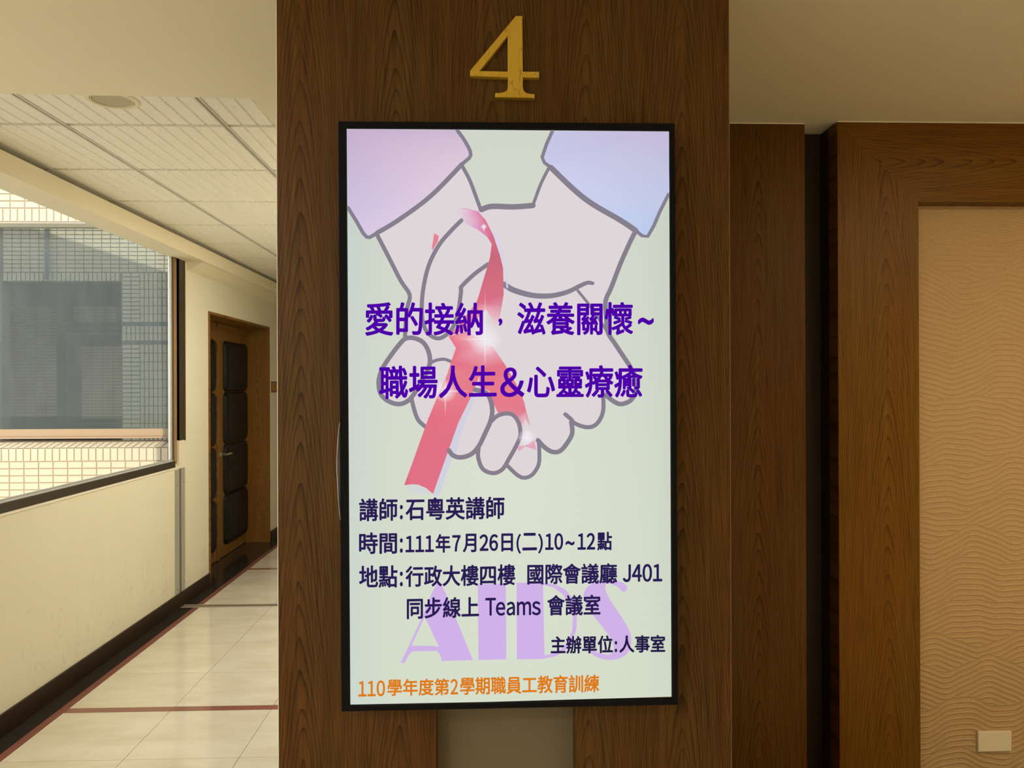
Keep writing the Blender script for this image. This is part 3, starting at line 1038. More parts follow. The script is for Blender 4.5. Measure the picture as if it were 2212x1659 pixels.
RED = (226, 112, 134)
RED2 = (232, 120, 136)
PALE = (226, 222, 232)
loop = [(984, 450), (1002, 448.7), (1032.7, 457), (1049, 475.7), (1065.6, 508.6), (1079.7, 551), (1086.8, 579), (1088, 636), (1084, 660), (1079, 689), (1069, 716), (1062, 690), (1050, 668), (1029, 690), (1008, 712), (969, 727), (1000, 690), (1029, 654), (1035, 635.6), (1049, 588.6), (1058.6, 555.6), (1062, 527), (1051.5, 511), (1032.7, 497), (1004.5, 482.8), (996, 470)]
lc = [(236, 190, 220, .0), (226, 150, 196, .75), (224, 128, 176), (224, 112, 146), (214, 104, 128), (200, 104, 124), (206, 108, 126), (214, 112, 132), (220, 140, 160), (228, 175, 190, .8), (236, 210, 220, .1), (236, 190, 205, .7), (234, 160, 178, .9), (232, 140, 158), (232, 140, 156), (228, 120, 140), (224, 114, 134), (220, 112, 134), (216, 110, 130), (206, 106, 126), (204, 104, 124), (214, 112, 134), (222, 124, 160), (226, 150, 196), (228, 170, 216, .4), (230, 170, 214, .2)]
strap = [(969, 727), (985, 752), (975, 780), (967, 806), (950, 845), (926, 902), (905, 960), (889, 1005), (873, 1048), (890, 1046), (904, 1047), (920, 1054), (935.4, 1066.8), (952, 1020), (969, 972), (991, 911), (1010, 873), (1022, 848), (1040, 800), (1046, 752), (1040, 735), (1010, 716)]
sc2 = [RED2, (228, 116, 134), (228, 116, 134), (232, 130, 140), (232, 130, 140), (228, 112, 130), RED, RED, (216, 106, 124), RED, RED, RED, RED, RED, RED, (228, 116, 134), (230, 122, 138), (230, 124, 140), (230, 122, 138), (236, 170, 185), (240, 200, 212), (234, 150, 168)]
strap2 = [(1046, 745), (1064, 749), (1091, 788), (1110, 820), (1124, 846), (1132, 868), (1136, 885), (1146, 921), (1134, 906), (1131, 921), (1122, 918), (1113, 905), (1104, 896), (1095, 892), (1077, 894), (1066, 872), (1057, 845), (1035, 835), (1036, 800)]
s2c = [(238, 190, 205), (236, 170, 185), (226, 116, 134), (230, 124, 138), (230, 126, 140), (228, 122, 138), (226, 122, 140), (226, 140, 160, .6), (226, 150, 170, .5), (232, 170, 190, .1), (228, 150, 170), (228, 140, 158), (228, 132, 150), (228, 128, 144), (228, 122, 138), (230, 124, 140), (230, 124, 140), (230, 124, 140), (228, 118, 136)]
shade = [(935.4, 1068), (969, 972), (979, 984), (966, 1020), (949, 1070), (940, 1075)]
shade2 = [(969, 972), (991, 911), (1023, 850), (1037, 842), (1010, 900), (992, 950), (984, 985)]
shade3 = [(1062, 500), (1080, 545), (1090, 580), (1094, 625), (1098, 620), (1094, 575), (1084, 535), (1070, 500)]
shade4 = [(876, 1050), (904, 1048), (920, 1055), (933, 1068), (905, 1068), (885, 1060)]
sm_ = [(212, 208, 228, .75)] * 8
bits = [poly([(938, 504), (948, 510), (946, 522), (934, 541), (933, 535)]), poly([(1116, 964), (1138, 962), (1121, 975)]), poly([(1133, 964), (1154, 950), (1158, 972)])]
ink_mesh('picture_ribbon', sc_, [poly(shade), poly(shade2), poly(shade3), poly(shade4), poly(loop), poly(strap), poly(strap2)] + bits, 4,
         [(208, 206, 228, .8), (206, 208, 226, .8), (214, 212, 236, .8), (208, 208, 226, .5), lc, sc2, s2c, (230, 110, 130, .85), (228, 150, 176, .7), (228, 150, 176, .8)])
S2 = [stroke([(1062, 909), (1075, 898), (1095, 893), (1110, 898), (1121, 915), (1124, 940), (1115, 963), (1100, 990), (1085, 1014), (1065, 1022), (1043, 1013), (1033, 988), (1034, 966)], 9, sm=4),
      stroke([(1026, 842), (1052, 850), (1063, 880), (1060, 908), (1047, 938), (1034, 964), (1018, 981), (996, 988), (979, 984), (970, 973)], 10, sm=4)]
ink_mesh('picture_outlines', sc_, S2, 5, [(136, 126, 140)] * 2)


def star(cx, cy, r, arm, col=(244, 240, 246), dirs=((1, 0), (0, 1), (-1, 0), (0, -1)), w=5):
    out = []
    n = 20
    pts = [(cx, cy)] + [(cx + r * math.cos(2 * math.pi * i / n), cy + r * math.sin(2 * math.pi * i / n)) for i in range(n)]
    out.append(((pts, [(0, 1 + i, 1 + (i + 1) % n) for i in range(n)]), [(*col, .95)] + [(*col, 0)] * n))
    for (dx, dy), a in zip(dirs, arm):
        p = [(cx - dy * w, cy + dx * w), (cx, cy), (cx + dy * w, cy - dx * w), (cx + dx * a, cy + dy * a)]
        out.append(((p, [(0, 1, 3), (1, 2, 3)]), [(*col, 0), (*col, .95), (*col, 0), (*col, 0)]))
    return out


for sa in ((1048, 733, 38, (50, 70, 60, 120)), (962, 845, 26, (62, 60, 30, 40)), (1138, 945, 20, (20, 20, 24, 26)), (1045, 490, 7, (10, 14, 10, 10))):
    st = star(*sa)
    ink_mesh('picture_sparkle', sc_, [a for a, _ in st], 6, [list(c) for _, c in st])

# lilac letters behind the notice
KA = 720 / 2212


def A_(p):
    return (740 + p[0] * KA, 1220 + p[1] * KA)


LIL = (208, 178, 232)
aA = [(598, 175), (625, 128), (650, 118), (683, 185), (865, 632), (660, 638), (648, 600), (625, 570), (590, 572), (462, 575), (438, 600), (412, 652), (385, 650), (415, 590), (520, 365)]
aH = [(545, 345), (640, 545), (595, 538), (458, 537)]
tA = tessellate_polygon([[Vector((*A_(p), 0)) for p in aA], [Vector((*A_(p), 0)) for p in aH]])
aI = [(897, 128), (1083, 125), (1087, 627), (902, 632)]
aD = [(1155, 120), (1330, 118), (1420, 133), (1480, 165), (1530, 230), (1556, 330), (1552, 430), (1520, 520), (1470, 575), (1410, 608), (1330, 624), (1157, 628)]
dH = [(1330, 132), (1400, 150), (1460, 195), (1508, 265), (1528, 350), (1524, 430), (1495, 510), (1450, 560), (1400, 588), (1340, 600)]
tD = tessellate_polygon([[Vector((*A_(p), 0)) for p in aD], [Vector((*A_(p), 0)) for p in dH]])
aS = [(1885, 140), (1888, 160), (1870, 178), (1850, 172), (1830, 150), (1790, 130), (1755, 125), (1742, 150), (1760, 205), (1800, 270), (1850, 345), (1900, 430), (1916, 500), (1905, 560), (1870, 605), (1800, 630), (1720, 624), (1650, 590), (1612, 545), (1600, 505), (1630, 545), (1690, 580), (1750, 595), (1790, 585), (1800, 540), (1780, 490), (1730, 420), (1670, 345), (1620, 270), (1600, 215), (1610, 165), (1650, 128), (1710, 108), (1790, 104), (1850, 115)]
ink_mesh('picture_letters', sc_, [([A_(p) for p in aA + aH], [tuple(t) for t in tA]), poly([A_(p) for p in aI]), ([A_(p) for p in aD + dH], [tuple(t) for t in tD]), poly(smooth([A_(p) for p in aS], 3, True))], 1.5, [LIL] * 4)

# text: every run is placed by the corners of its ink box
_tc = {}


def text_mesh(s):
    if s in _tc:
        return _tc[s]
    c = bpy.data.curves.new('notice_text', 'FONT')
    c.body = s
    c.resolution_u = 4
    o = bpy.data.objects.new('notice_text', c)
    COL.objects.link(o)
    dg = bpy.context.evaluated_depsgraph_get()
    me = bpy.data.meshes.new_from_object(o.evaluated_get(dg))
    v = np.array([tuple(x.co)[:2] for x in me.vertices])
    f = [tuple(p.vertices) for p in me.polygons]
    bpy.data.objects.remove(o)
    bpy.data.meshes.remove(me)
    lo, hi = v.min(0), v.max(0)
    _tc[s] = ((v - lo) / (hi - lo), f)
    return _tc[s]


ADV = {'T': 0.54, 'e': 0.54, 'a': 0.57, 'm': 0.87, 's': 0.47, 'J': 0.53}


def full_mesh(s):
    """Latin letters and digits set in the wide forms of the CJK face, with their own close spacing"""
    if s in _tc:
        return _tc[s]
    V, Fc, cur = [], [], 0.0
    for ch in s:
        c = bpy.data.curves.new('notice_text', 'FONT')
        c.body = chr(ord(ch) + 0xFEE0)
        c.resolution_u = 4
        o = bpy.data.objects.new('notice_text', c)
        COL.objects.link(o)
        me = bpy.data.meshes.new_from_object(o.evaluated_get(bpy.context.evaluated_depsgraph_get()))
        v = np.array([tuple(x.co)[:2] for x in me.vertices])
        f = [tuple(p.vertices) for p in me.polygons]
        bpy.data.objects.remove(o)
        bpy.data.meshes.remove(me)
        adv = ADV.get(ch, 0.555)
        mid = (v[:, 0].min() + v[:, 0].max()) / 2
        v[:, 0] = (v[:, 0] - mid) * 0.86 + cur + adv / 2
        n = sum(len(a) for a in V)
        V.append(v)
        Fc += [tuple(n + i for i in t) for t in f]
        cur += adv
    v = np.concatenate(V)
    lo, hi = v.min(0), v.max(0)
    _tc[s] = ((v - lo) / (hi - lo), Fc)
    return _tc[s]


def text_run(s, x0, t0, b0, x1, t1, b1, bold):
    uv, f = full_mesh(s) if (s.isascii() and s not in ':,~') else text_mesh(s)
    out = []
    bx, x0, x1 = bold, x0 + bold, x1 - bold
    t0, t1, b0, b1 = t0 + bold, t1 + bold, b0 - bold, b1 - bold
    offs = [(0, 0)] + [(bx * math.cos(q * math.pi / 4), bx * math.sin(q * math.pi / 4)) for q in range(8)] if bold else [(0, 0)]
    for dx, dy in offs:
        pts = []
        for u, v in uv:
            top = t0 * (1 - u) + t1 * u
            bot = b0 * (1 - u) + b1 * u
            pts.append((x0 * (1 - u) + x1 * u + dx, bot * (1 - v) + top * v + dy))
        out.append((pts, f))
    return out


def line(name, col, bold, runs, layer=7):
    for r in runs:
        bd = r[7] if len(r) > 7 else bold
        polys = text_run(*r[:7], bd)
        ink_mesh(name, sc_, polys, layer, [col] * len(polys))


PUR, NAV, ORA = (78, 0, 168), (42, 28, 84), (222, 124, 22)
line('title_text', PUR, 1.5, [('愛的接納', 788.7, 652.6, 725.7, 1043.3, 653.5, 724.8), (',', 1076.5, 688, 703.8, 1085.5, 688, 703.8), ('滋養關懷', 1117, 652.6, 724.6, 1367.5, 652.2, 724.2), ('~', 1377.8, 686, 702, 1412, 686, 702)])
line('title_text', PUR, 1.5, [('職場人生', 818.8, 790, 863, 1073, 789, 859), ('&', 1080.3, 793.5, 858, 1133, 793.5, 857.8), ('心靈療癒', 1138, 788.5, 860, 1388, 788, 859)])
line('notice_text', NAV, 1.05, [('講師', 775.7, 1076.7, 1126.2, 859, 1075.7, 1124.8), (':', 863.8, 1090.5, 1122, 870.4, 1090.3, 1121.8), ('石粵英講師', 876, 1075, 1124, 1090, 1072, 1121)])
line('notice_text', NAV, 1.05, [('時間', 775.7, 1150, 1197, 858, 1149.3, 1196), (':', 863.8, 1162.5, 1194, 870.4, 1162.3, 1193.8), ('111', 876, 1157, 1193, 937.7, 1156, 1192.3), ('年', 941, 1153.4, 1194, 973.2, 1153, 1193.6),
     ('7', 976.9, 1155.7, 1191.5, 995, 1155.5, 1191.2), ('月', 999.7, 1152.6, 1193.2, 1029.2, 1152.3, 1192.8), ('26', 1035.7, 1154, 1190.6, 1075.9, 1153.3, 1190), ('日', 1082.8, 1152, 1191.5, 1108.2, 1151.8, 1191.2),
     ('(', 1115.5, 1153, 1196.3, 1125.4, 1152.6, 1196), ('二', 1128.2, 1151, 1189, 1160, 1150.6, 1188.4), (')', 1162.2, 1152, 1195.7, 1172.5, 1151.8, 1195.4), ('10', 1177.5, 1151.8, 1188.4, 1216.4, 1151, 1187.8),
     ('~', 1221.4, 1168.2, 1178, 1241, 1168.2, 1178), ('12', 1247.2, 1151.2, 1187.5, 1285.5, 1150.8, 1187), ('點', 1289.6, 1148.6, 1188.9, 1322, 1148.3, 1188.5)])
line('notice_text', NAV, 1.05, [('地點', 775.7, 1221.3, 1269.8, 859, 1220.5, 1269), (':', 863.8, 1234.3, 1266.5, 870.4, 1234.1, 1266.3), ('行政大樓四樓', 876, 1222.5, 1268, 1113.2, 1218, 1264), ('國際會議廳', 1138.8, 1217.5, 1263, 1333, 1216, 1260.2),
     ('J401', 1344.9, 1218.3, 1257.5, 1430.3, 1217.3, 1256.2)])
line('notice_text', NAV, 1.05, [('同步線上', 878.8, 1291, 1337.4, 1034.8, 1288.2, 1333), ('Teams', 1048.3, 1291.2, 1330.2, 1168, 1289, 1328.8, 0.9), ('會議室', 1181.8, 1285, 1330, 1297, 1283.8, 1328.6)])
line('notice_text', (36, 26, 72), 1.0, [('主辦單位', 1189.3, 1373.7, 1412.4, 1323.8, 1371.8, 1410.5), (':', 1327.5, 1384.3, 1408.6, 1333, 1384.2, 1408.5), ('人事室', 1337.4, 1371.8, 1410, 1436.8, 1370.8, 1409)])
line('notice_text', ORA, 0.8, [('110', 774.1, 1470.5, 1504.9, 832, 1469, 1503.6), ('學年度第', 836.7, 1466.3, 1503.2, 970.6, 1464.8, 1501.3), ('2', 973, 1466.2, 1499.8, 989.4, 1466, 1499.5), ('學期職員工教育訓練', 993.7, 1462.4, 1501.3, 1294.3, 1456, 1494.8)])

# paper tucked behind the left edge of the screen
pp = MB()
NP = 20
for i in range(NP + 1):
    t = i / NP
    py = 910 + (1127 - 910) * t
    bul = 13.0 * math.sin(math.pi * min(1, t * 1.0)) ** 0.75 * (1 - 0.15 * t)
    edge = 735.8 + (1.4 if t > 0.5 else 0) * t
    a = hit(edge - 1.8 - bul * 0.62 + 0.4, py, 'y', YT + 0.012)
    b = hit(edge + 3, py, 'y', YT + 0.030)
    pp.v += [tuple(a), tuple(b)]
    if i < NP:
        pp.f.append((2 * i, 2 * i + 1, 2 * i + 3, 2 * i + 2))
ppo = obj('paper_sheet', pp, M['paper'], pivot=hit(736, 1127, 'y', YT + 0.02), label='thin white paper sheet curling out behind the left edge of the screen', category='paper')
sol = ppo.modifiers.new('thickness', 'SOLIDIFY')
sol.thickness = 0.0006

# ------------------------------------------------------------------ panelled wall on the right
YF = hit(1808, 261.5, 'z', ZG).y
YL = hit(1660, 265.5, 'z', ZG).y
YK = hit(1752, 290, 'z', ZG).y
print('depths', YF, YL, YK, 'wood pillar', pxl, pxr)
xl1 = hit(1740, 830, 'y', YL).x
pn = thing('wall_panel', (0.8, YL, 0), 'plain teak veneer wall panel standing between the pillar and the dark slot', 'wall panel')
obj('veneer_board', B(pxr - 0.018, xl1, YL, YL + 0.02, 0, ZG - 0.004), M['wood_panel'], pn)
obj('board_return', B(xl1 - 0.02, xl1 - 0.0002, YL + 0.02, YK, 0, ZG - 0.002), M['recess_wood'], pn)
obj('top_bead', B(pxr, xl1, YL - 0.0015, YL + 0.01, ZG - 0.004, ZG), M['gyp_edge'], pn)
xf0 = hit(1811, 830, 'y', YF).x
xf1 = hit(1985.5, 830, 'y', YF).x
zf1 = hit(2000, 435.5, 'y', YF).z
XFE = xf0 + 2 * (xf1 - xf0) + 1.1
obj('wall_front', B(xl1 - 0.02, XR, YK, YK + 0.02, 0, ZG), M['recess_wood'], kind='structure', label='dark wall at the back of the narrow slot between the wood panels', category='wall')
fm = thing('framed_wall_panel', ((xf0 + xf1) / 2, YF, 0), 'wide teak frame around a tan wave embossed wallcovering panel', 'wall panel')
fw = xf1 - xf0
obj('stile', MB().prism([(xf0, 0), (xf1, 0), (xf1, zf1), (xf0, ZG - 0.004)], 'y', YF, YF + 0.075), M['wood_frame'], fm)
obj('top_rail', MB().prism([(xf0, ZG - 0.004), (xf1, zf1), (XFE - fw, zf1), (XFE, ZG - 0.004)], 'y', YF, YF + 0.075), M['wood_rail'], fm)
obj('stile', MB().prism([(XFE, 0), (XFE - fw, 0), (XFE - fw, zf1), (XFE, ZG - 0.004)], 'y', YF, YF + 0.075), M['wood_frame'], fm)
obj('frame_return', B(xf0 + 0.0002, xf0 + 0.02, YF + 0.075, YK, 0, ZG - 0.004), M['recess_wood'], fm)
obj('top_bead', B(xf0, XFE, YF - 0.0015, YF + 0.02, ZG - 0.004, ZG), M['gyp_edge'], fm)

YV = YF + 0.072
gx = np.arange(xf1 - 0.004, XFE - fw + 0.004, 0.007)
gz = np.arange(0.0, zf1 + 0.01, 0.0026)
X, Z = np.meshgrid(gx, gz)
x0w = xf1
val = np.full(X.shape, 9.0)
zb_, kk = zf1 + 0.35, 0
ph = 0.0
layers = []
while zb_ > -0.3:
    ph += rng.uniform(0.6, 2.2)
    layers.append((zb_, rng.uniform(0.32, 0.46), ph, rng.uniform(-0.22, 0.30), rng.uniform(0.018, 0.030), rng.uniform(0, 6)))
    zb_ -= rng.uniform(0.09, 0.22)
for (zb_, L, p0, slope, amp, p1) in layers:
    bd = zb_ + amp * np.sin(2 * np.pi * (X - x0w) / L + p0) + slope * (X - x0w - 0.2) * np.cos((X - x0w) * 3.0) + 0.003 * np.sin(2 * np.pi * (X - x0w) / 0.11 + p1)
    m = Z < bd
    val = np.where(m, bd - Z, val)
v = val / 0.0205
fr_ = v - np.floor(v)
dd = np.minimum(fr_, 1 - fr_)
ridge = np.exp(-(dd / 0.10) ** 2)
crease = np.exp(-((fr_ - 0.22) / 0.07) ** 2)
hgt = 0.0032 * ridge - 0.0012 * crease
nx, nz_ = len(gx), len(gz)
co = np.stack([X, YV - hgt, Z], -1).reshape(-1, 3)
piv = np.array(fm.location)
idx = np.arange(nx * nz_).reshape(nz_, nx)
q = np.stack([idx[:-1, :-1], idx[:-1, 1:], idx[1:, 1:], idx[1:, :-1]], -1).reshape(-1, 4)
me = bpy.data.meshes.new('wallcovering')
me.vertices.add(len(co))
me.vertices.foreach_set('co', (co - piv).ravel())
me.loops.add(q.size)
me.loops.foreach_set('vertex_index', q.ravel())
me.polygons.add(len(q))
me.polygons.foreach_set('loop_start', np.arange(0, q.size, 4))
me.polygons.foreach_set('loop_total', np.full(len(q), 4))
me.polygons.foreach_set('use_smooth', np.ones(len(q), dtype=bool))
me.update()
me.validate()
at = me.attributes.new('ridge', 'FLOAT', 'POINT')
at.data.foreach_set('value', ridge.ravel().astype(np.float32))
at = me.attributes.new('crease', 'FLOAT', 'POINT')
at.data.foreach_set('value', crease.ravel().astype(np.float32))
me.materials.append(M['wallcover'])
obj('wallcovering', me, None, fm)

# blank switch plate
sp = [hit(*p, 'y', YV - 0.012) for p in ((2113.5, 1581), (2185.5, 1581), (2185.5, 1623), (2114.5, 1624))]
pt = thing('blank_switch_plate', ((sp[0].x + sp[1].x) / 2, YV, sp[2].z), 'small blank ivory wall plate on the tan embossed wallcovering', 'wall plate')
obj('cover', B(sp[0].x, sp[1].x, YV - 0.012, YV - 0.001, sp[2].z, sp[0].z, ch=0.0025), M['plate'], pt)

# ------------------------------------------------------------------ lamps in the lobby ceiling (out of frame)
WHERE = ['front right of the lobby', 'rear right of the lobby', 'added as fill at the rear left of the lobby', 'added as fill on the left of the lobby near the window']


def downlight(name, x, y, z, w, label, group, color):
    t = thing(name, (x, y, z), label, 'ceiling light', group=group)
    obj('rim', MB().tube((x, y), 0.11, 0.12, 'z', z - 0.006, z, 32, inner=0.095), M['gyp_edge'], t)
    obj('diffuser', MB().tube((x, y), 0.095, 0.095, 'z', z - 0.004, z - 0.001, 32), M['lamp'], t)
    ld = bpy.data.lights.new('downlight_lamp', 'AREA')
    ld.shape = 'DISK'
    ld.size = 0.18
    ld.energy = w
    ld.color = color
    lo = bpy.data.objects.new('downlight_lamp', ld)
    COL.objects.link(lo)
    lo.parent = t
    lo.location = (0, 0, -0.008)


for i, (x, y, w) in enumerate(LOBBY_LAMPS):
    downlight('lobby_downlight', x, y, ZG, w, 'round lit downlight in the plaster ceiling, ' + WHERE[i], 'lit lobby downlights', LAMP_COLOR if x > 0 else CORRIDOR_COLOR)
for i, (x, y, w) in enumerate(CORRIDOR_FILL_LAMPS):
    downlight('corridor_fill_light', x, y, ZC, w, 'round fill light added to the corridor behind the pillar, ' + ['nearest to the lobby', 'in the middle of its row', 'farthest from the lobby'][i], 'added corridor fill lights', CORRIDOR_COLOR)

# ------------------------------------------------------------------ courtyard outside
YO = 5.5
PXM = YO / F * (1 + 0.0)     # metres per pixel at the facade
op = [hit(*p, 'y', YO) for p in ((200, 480.5), (371, 700), (200, 967))]
zo1, xo1, zo0 = op[0].z, op[1].x, op[2].z
print('opening', zo1, xo1, zo0)
XOL = -7.5
fc = thing('courtyard_facade', (-4, YO, 0), 'sunlit cream tiled outer wall across the courtyard around a wide opening', 'facade', kind='structure')


def top_z(x):
    return 3.34 - 0.333 * (x + 5.33) + 1.92  # unseen top edge, sloped to throw a diagonal shadow on the light well wall


fmb = MB()
fmb.prism([(XOL, -0.5), (XW - TN - 0.001, -0.5), (XW - TN - 0.001, zo0), (XOL, zo0)], 'y', YO + 0.004, YO + 0.2)
fmb.prism([(XOL, zo1), (XW - TN - 0.001, zo1), (XW - TN - 0.001, top_z(XW - TN)), (XOL, top_z(XOL))], 'y', YO + 0.004, YO + 0.2)
fmb.box(xo1, XW - TN - 0.001, YO + 0.004, YO + 0.2, zo0, zo1)
obj('facade_wall', fmb, M['emortar'], fc)
M['soffit'] = plain('pale_soffit_paint', (0.74, 0.72, 0.60), 0.8)
obj('soffit_board', B(XOL, xo1, YO + 0.006, YO + 0.2, zo1 - 0.004, zo1 - 0.001), M['soffit'], fc)
JT = 0.0085


def tile_meshes(w, h, mat, name, depth=0.006):
    return MB().box(JT / 2, w - JT / 2, 0, depth, JT / 2, h - JT / 2, ch=0.0).mesh(name, mat)


def lay(parent, me, x, y, z, name='wall_tile'):
    o = bpy.data.objects.new(name, me)
    COL.objects.link(o)
    o.parent = parent
    o.location = Vector((x, y, z)) - Vector(parent.location)
    return o


TW, THH = 0.1, 0.0495
hz_t = tile_meshes(TW, THH, M['etile'], 'wall_tile')
sd_t = tile_meshes(0.05, TW * 0.96, M['etile'], 'wall_tile')
sd_h = TW * 0.96
xt0 = hit(22, 430, 'y', YO).x
x_left = xt0 - TW * 2
x = x_left
# soldier course over the opening, then stacked rows
cols = int((xo1 - x_left) / 0.05) + 1
for i in range(cols):
    xx = x_left + i * 0.05
    if xx < xo1 + 0.02:
        lay(fc, sd_t, xx, YO, zo1 + 0.002)
for r in range(7):
    for i in range(int((-2.4 - x_left) / TW)):
        lay(fc, hz_t, x_left + i * TW, YO, zo1 + 0.002 + sd_h + r * THH)
# below the opening
xs0 = hit(19, 1000, 'y', YO).x - 3 * 0.05
nlow = int((XW - TN - xs0) / 0.05)
for i in range(nlow):
    lay(fc, sd_t, xs0 + i * 0.05, YO, zo0 - sd_h)
xh0 = hit(52, 1000, 'y', YO).x - 2 * TW
for r in range(6):
    for i in range(int((XW - TN - xh0) / TW)):
        if (r + 1) * THH + sd_h > 0.10 + 0.30 + 0.02 * 0:
            pass
        lay(fc, hz_t, xh0 + i * TW, YO, zo0 - sd_h - (r + 1) * THH)
# sloping sill tiles
slope_w, slope_h = 0.13, 0.03
mb = MB()
mb.v = [(JT / 2, 0.004, 0.0), (0.05 - JT / 2, 0.004, 0.0), (0.05 - JT / 2, slope_w, slope_h), (JT / 2, slope_w, slope_h),
        (JT / 2, 0.004, -0.02), (0.05 - JT / 2, 0.004, -0.02), (0.05 - JT / 2, slope_w, slope_h - 0.02), (JT / 2, slope_w, slope_h - 0.02)]
mb.f = [(0, 1, 2, 3), (4, 5, 6, 7), (0, 1, 5, 4), (1, 2, 6, 5), (2, 3, 7, 6), (3, 0, 4, 7)]
sm_t = mb.mesh('sill_tile', M['etile'])
for i in range(nlow):
    if xs0 + i * 0.05 < xo1:
        lay(fc, sm_t, xs0 + i * 0.05, YO, zo0, 'sill_tile')
msb = MB()
msb.v = [(XOL, YO + 0.008, zo0 - 0.004), (xo1, YO + 0.008, zo0 - 0.004), (xo1, YO + slope_w + 0.05, zo0 + 0.008 + slope_h), (XOL, YO + slope_w + 0.05, zo0 + 0.008 + slope_h), (XOL, YO + 0.008, zo0 - 0.05), (xo1, YO + 0.008, zo0 - 0.05), (xo1, YO + slope_w + 0.05, zo0 - 0.05), (XOL, YO + slope_w + 0.05, zo0 - 0.05)]
msb.f = [(0, 1, 2, 3), (4, 5, 6, 7), (0, 1, 5, 4), (1, 2, 6, 5), (2, 3, 7, 6), (3, 0, 4, 7)]
obj('sill_bed', msb, M['emortar'], fc)
# narrow column of tile edges at the right of the opening
ed_t = tile_meshes(0.045, THH, M['etile'], 'wall_tile')
for r in range(int((zo1 - zo0) / THH)):
    lay(fc, ed_t, xo1, YO, zo0 + r * THH)

# the part of the facade that only shows from further left: same tiles, joined
far = MB()
ft = {'h': (TW, THH), 'v': (0.05, TW * 0.96)}


def far_tiles(kind, x1, z):
    w, h = ft[kind]
    xx = x1 - w
    while xx > XOL:
        far.box(xx + JT / 2, xx + w - JT / 2, YO, YO + 0.006, z + JT / 2, z + h - JT / 2)
        xx -= w


far_tiles('v', x_left, zo1 + 0.002)
far_tiles('v', xs0, zo0 - sd_h)
for r in range(14):
    far_tiles('h', x_left, zo1 + 0.002 + sd_h + r * THH)
for r in range(20):
    far_tiles('h', xh0, zo0 - sd_h - (r + 1) * THH)
obj('outlying_tiles', far, M['etile'], fc, kind='stuff')

YG = YO + 0.15
zfb = hit(100, 947, 'y', YG).z
zft = hit(100, 927, 'y', YG).z
w2 = thing('window_2', (-4, YG, zfb), 'wide courtyard window with tan frame and dusty blue glass', 'window', kind='structure')
obj('bottom_rail', MB().box(XOL, xo1, YG - 0.02, YG + 0.03, zfb + 0.012, zft).box(XOL, xo1, YG - 0.035, YG + 0.03, zfb, zfb + 0.01), M['ext_frame'], w2)
obj('drip_rail', B(XOL, xo1, YG - 0.03, YG + 0.02, zfb + 0.01, zfb + 0.018), plain('brown_drip_rail', (0.20, 0.12, 0.07), 0.4), w2)
obj('side_rail', B(xo1 - 0.022, xo1, YG - 0.03, YG + 0.03, zft, zo1), M['ext_frame'], w2)
obj('pane', MB().quad((XOL, YG, zft), (xo1 - 0.02, YG, zft), (xo1 - 0.02, YG, zo1), (XOL, YG, zo1)), M['far_glass'], w2)

# light well behind that window
YK2 = 8.9
Q = lambda px, py: hit(px, py, 'y', YK2)
zb0, zb1 = Q(100, 925).z, Q(100, 608).z
xA, xB = Q(4, 700).x, Q(262, 700).x
wb2 = thing('light_well_wall', (-5, YK2, 0), 'grey tiled light well wall seen through the dusty courtyard window', 'facade', kind='structure')
mbw = MB().box(-9, -2.2, YK2, YK2 + 0.15, zb1, 4.6).box(xB, -2.2, YK2, YK2 + 0.15, -0.5, zb1).box(-9, xA, YK2, YK2 + 0.15, -0.5, zb1)
obj('well_wall', mbw, M['gmortar'], wb2)
JT = 0.010
gt_h = tile_meshes(0.1, 0.0475, M['gtile'], 'wall_tile', 0.008)
gt_v = tile_meshes(0.0475, 0.1, M['gtile'], 'wall_tile', 0.008)
xp = Q(105, 550).x
x0_ = Q(7, 550).x
nrow = 12
for i in range(30):
    xx = x0_ + i * 0.1
    if xx > Q(372, 550).x:
        break
    if xx < xB - 0.03:
        for k2 in (0, 1):
            lay(wb2, gt_v, xx + k2 * 0.05, YK2 - 0.006, zb1 + 0.002)
    for r in range(nrow):
        if xx >= xB - 0.03 and r > 13:
            continue
        lay(wb2, gt_h, xx, YK2 - 0.006, zb1 + 0.104 + r * 0.0475)
# right hand pier: stacked pairs, then upright tiles, with two dark grooves
pier = thing('light_well_pier', (xB, YK2, 0), 'grey tiled pier with two dark grooves at the right of the light well opening', 'pier', kind='structure')
zg1, zg2 = Q(320, 700).z, Q(320, 740).z
obj('groove', B(xB, -2.2, YK2 - 0.004, YK2 - 0.001, zg1 - 0.018, zg1 + 0.018), M['slate'], pier)
obj('groove', B(xB, -2.2, YK2 - 0.004, YK2 - 0.001, zg2 - 0.02, zg2 + 0.02), M['slate'], pier)


def pier_block(z0, z1, upright_all):
    n = max(1, round((z1 - z0) / 0.1))
    st_ = (z1 - z0) / n
    for k in range(n):
        z = z0 + k * st_
        for i in range(12):
            xx = xB + 0.012 + (i * 0.05)
            if xx > Q(368, 700).x:
                break
            if i < 4 and not upright_all:
                if i % 2 == 0:
                    lay(pier, gt_h, xx, YK2 - 0.006, z).scale.z = st_ / 0.1
                    lay(pier, gt_h, xx, YK2 - 0.006, z + st_ / 2).scale.z = st_ / 0.1
            else:
                lay(pier, gt_v, xx, YK2 - 0.006, z).scale.z = st_ / 0.1


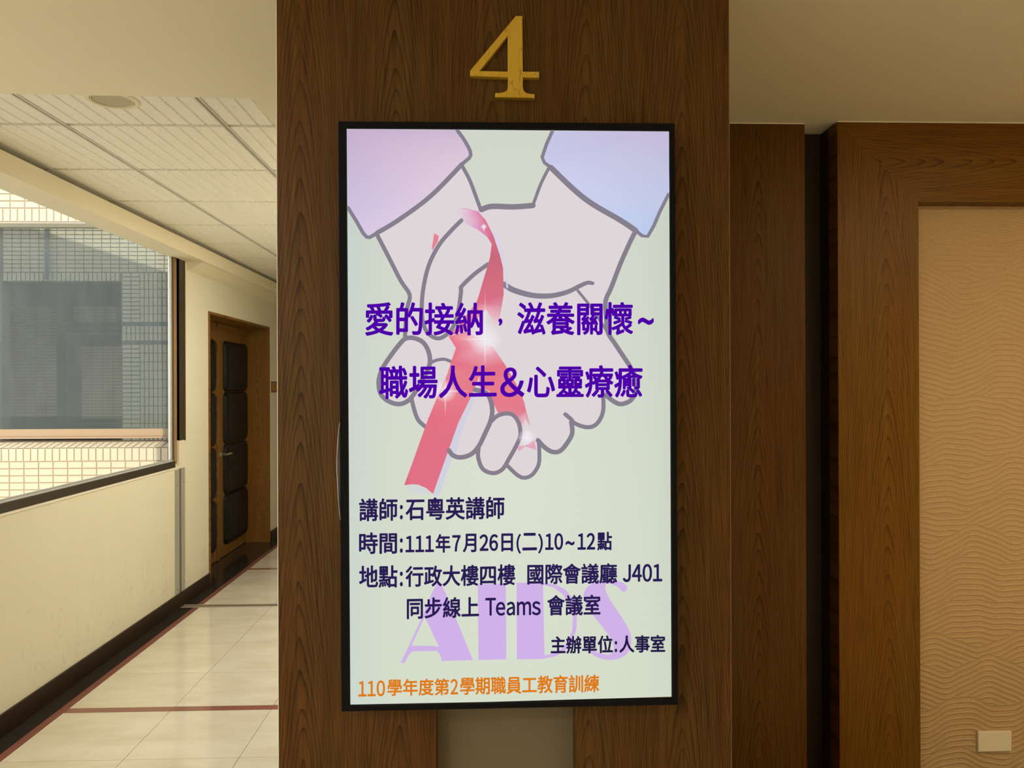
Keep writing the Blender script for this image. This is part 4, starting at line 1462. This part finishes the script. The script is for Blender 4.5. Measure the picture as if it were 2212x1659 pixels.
pier_block(zg1 + 0.02, zb1 + 0.1, False)
pier_block(zg2 + 0.02, zg1 - 0.02, True)
pier_block(zb0 - 0.15, zg2 - 0.02, False)
obj('drain_pipe', MB().tube((xp, YK2 - 0.04), 0.022, 0.022, 'z', zb1 + 0.02, 4.4, 16), M['slate'], label='slate grey vertical drain pipe on the grey tiled light well wall', category='pipe')

# dark room behind the light well opening
YR = 10.2
R_ = lambda px, py: hit(px, py, 'y', YR)
rm = thing('light_well_recess', (-6, YR, 0), 'dark recess with dim brown tiled piers behind the light well opening', 'recess', kind='structure')
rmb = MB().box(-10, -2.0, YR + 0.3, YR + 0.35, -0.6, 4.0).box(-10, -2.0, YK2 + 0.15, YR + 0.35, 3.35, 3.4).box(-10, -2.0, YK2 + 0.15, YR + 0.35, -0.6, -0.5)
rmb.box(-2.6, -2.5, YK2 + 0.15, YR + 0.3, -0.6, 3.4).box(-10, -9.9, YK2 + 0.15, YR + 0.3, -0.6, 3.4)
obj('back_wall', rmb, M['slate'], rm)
pc = MB()
pm = MB()


def brick_area(px0, px1, py0, py1):
    a, b = R_(px0, py0), R_(px1, py1)
    pm.box(a.x, b.x, YR, YR + 0.03, b.z, a.z)
    z = a.z
    while z > b.z + 0.03:
        x = a.x
        while x < b.x - 0.05:
            pc.box(x + 0.006, x + 0.13, YR - 0.006, YR, z - 0.033, z - 0.006)
            x += 0.136
        z -= 0.042


brick_area(8, 116, 662, 900)
brick_area(160, 258, 662, 698)
brick_area(176, 262, 748, 905)
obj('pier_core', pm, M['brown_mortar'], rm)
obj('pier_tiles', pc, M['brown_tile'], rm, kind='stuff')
ln = MB()
for (px0, px1, py, t) in ((138, 262, 697.5, 0.012), (132, 262, 711, 0.01), (150, 262, 721, 0.03), (150, 262, 915, 0.008)):
    a, b = R_(px0, py), R_(px1, py)
    ln.box(a.x, b.x, YR - 0.03, YR - 0.01, a.z - t / 2, a.z + t / 2)
a, b = R_(148, 720), R_(148, 915)
ln.box(a.x - 0.006, a.x + 0.006, YR - 0.03, YR - 0.01, b.z, a.z)
obj('door_frame_lines', ln, plain('grey_frame_metal', (0.14, 0.15, 0.14), 0.4), rm)

obj('courtyard_ground', B(-40, XW - TH, -40, 12, -0.62, -0.5), M['ground'], kind='structure', label='plain grey courtyard ground outside the corridor window', category='ground')
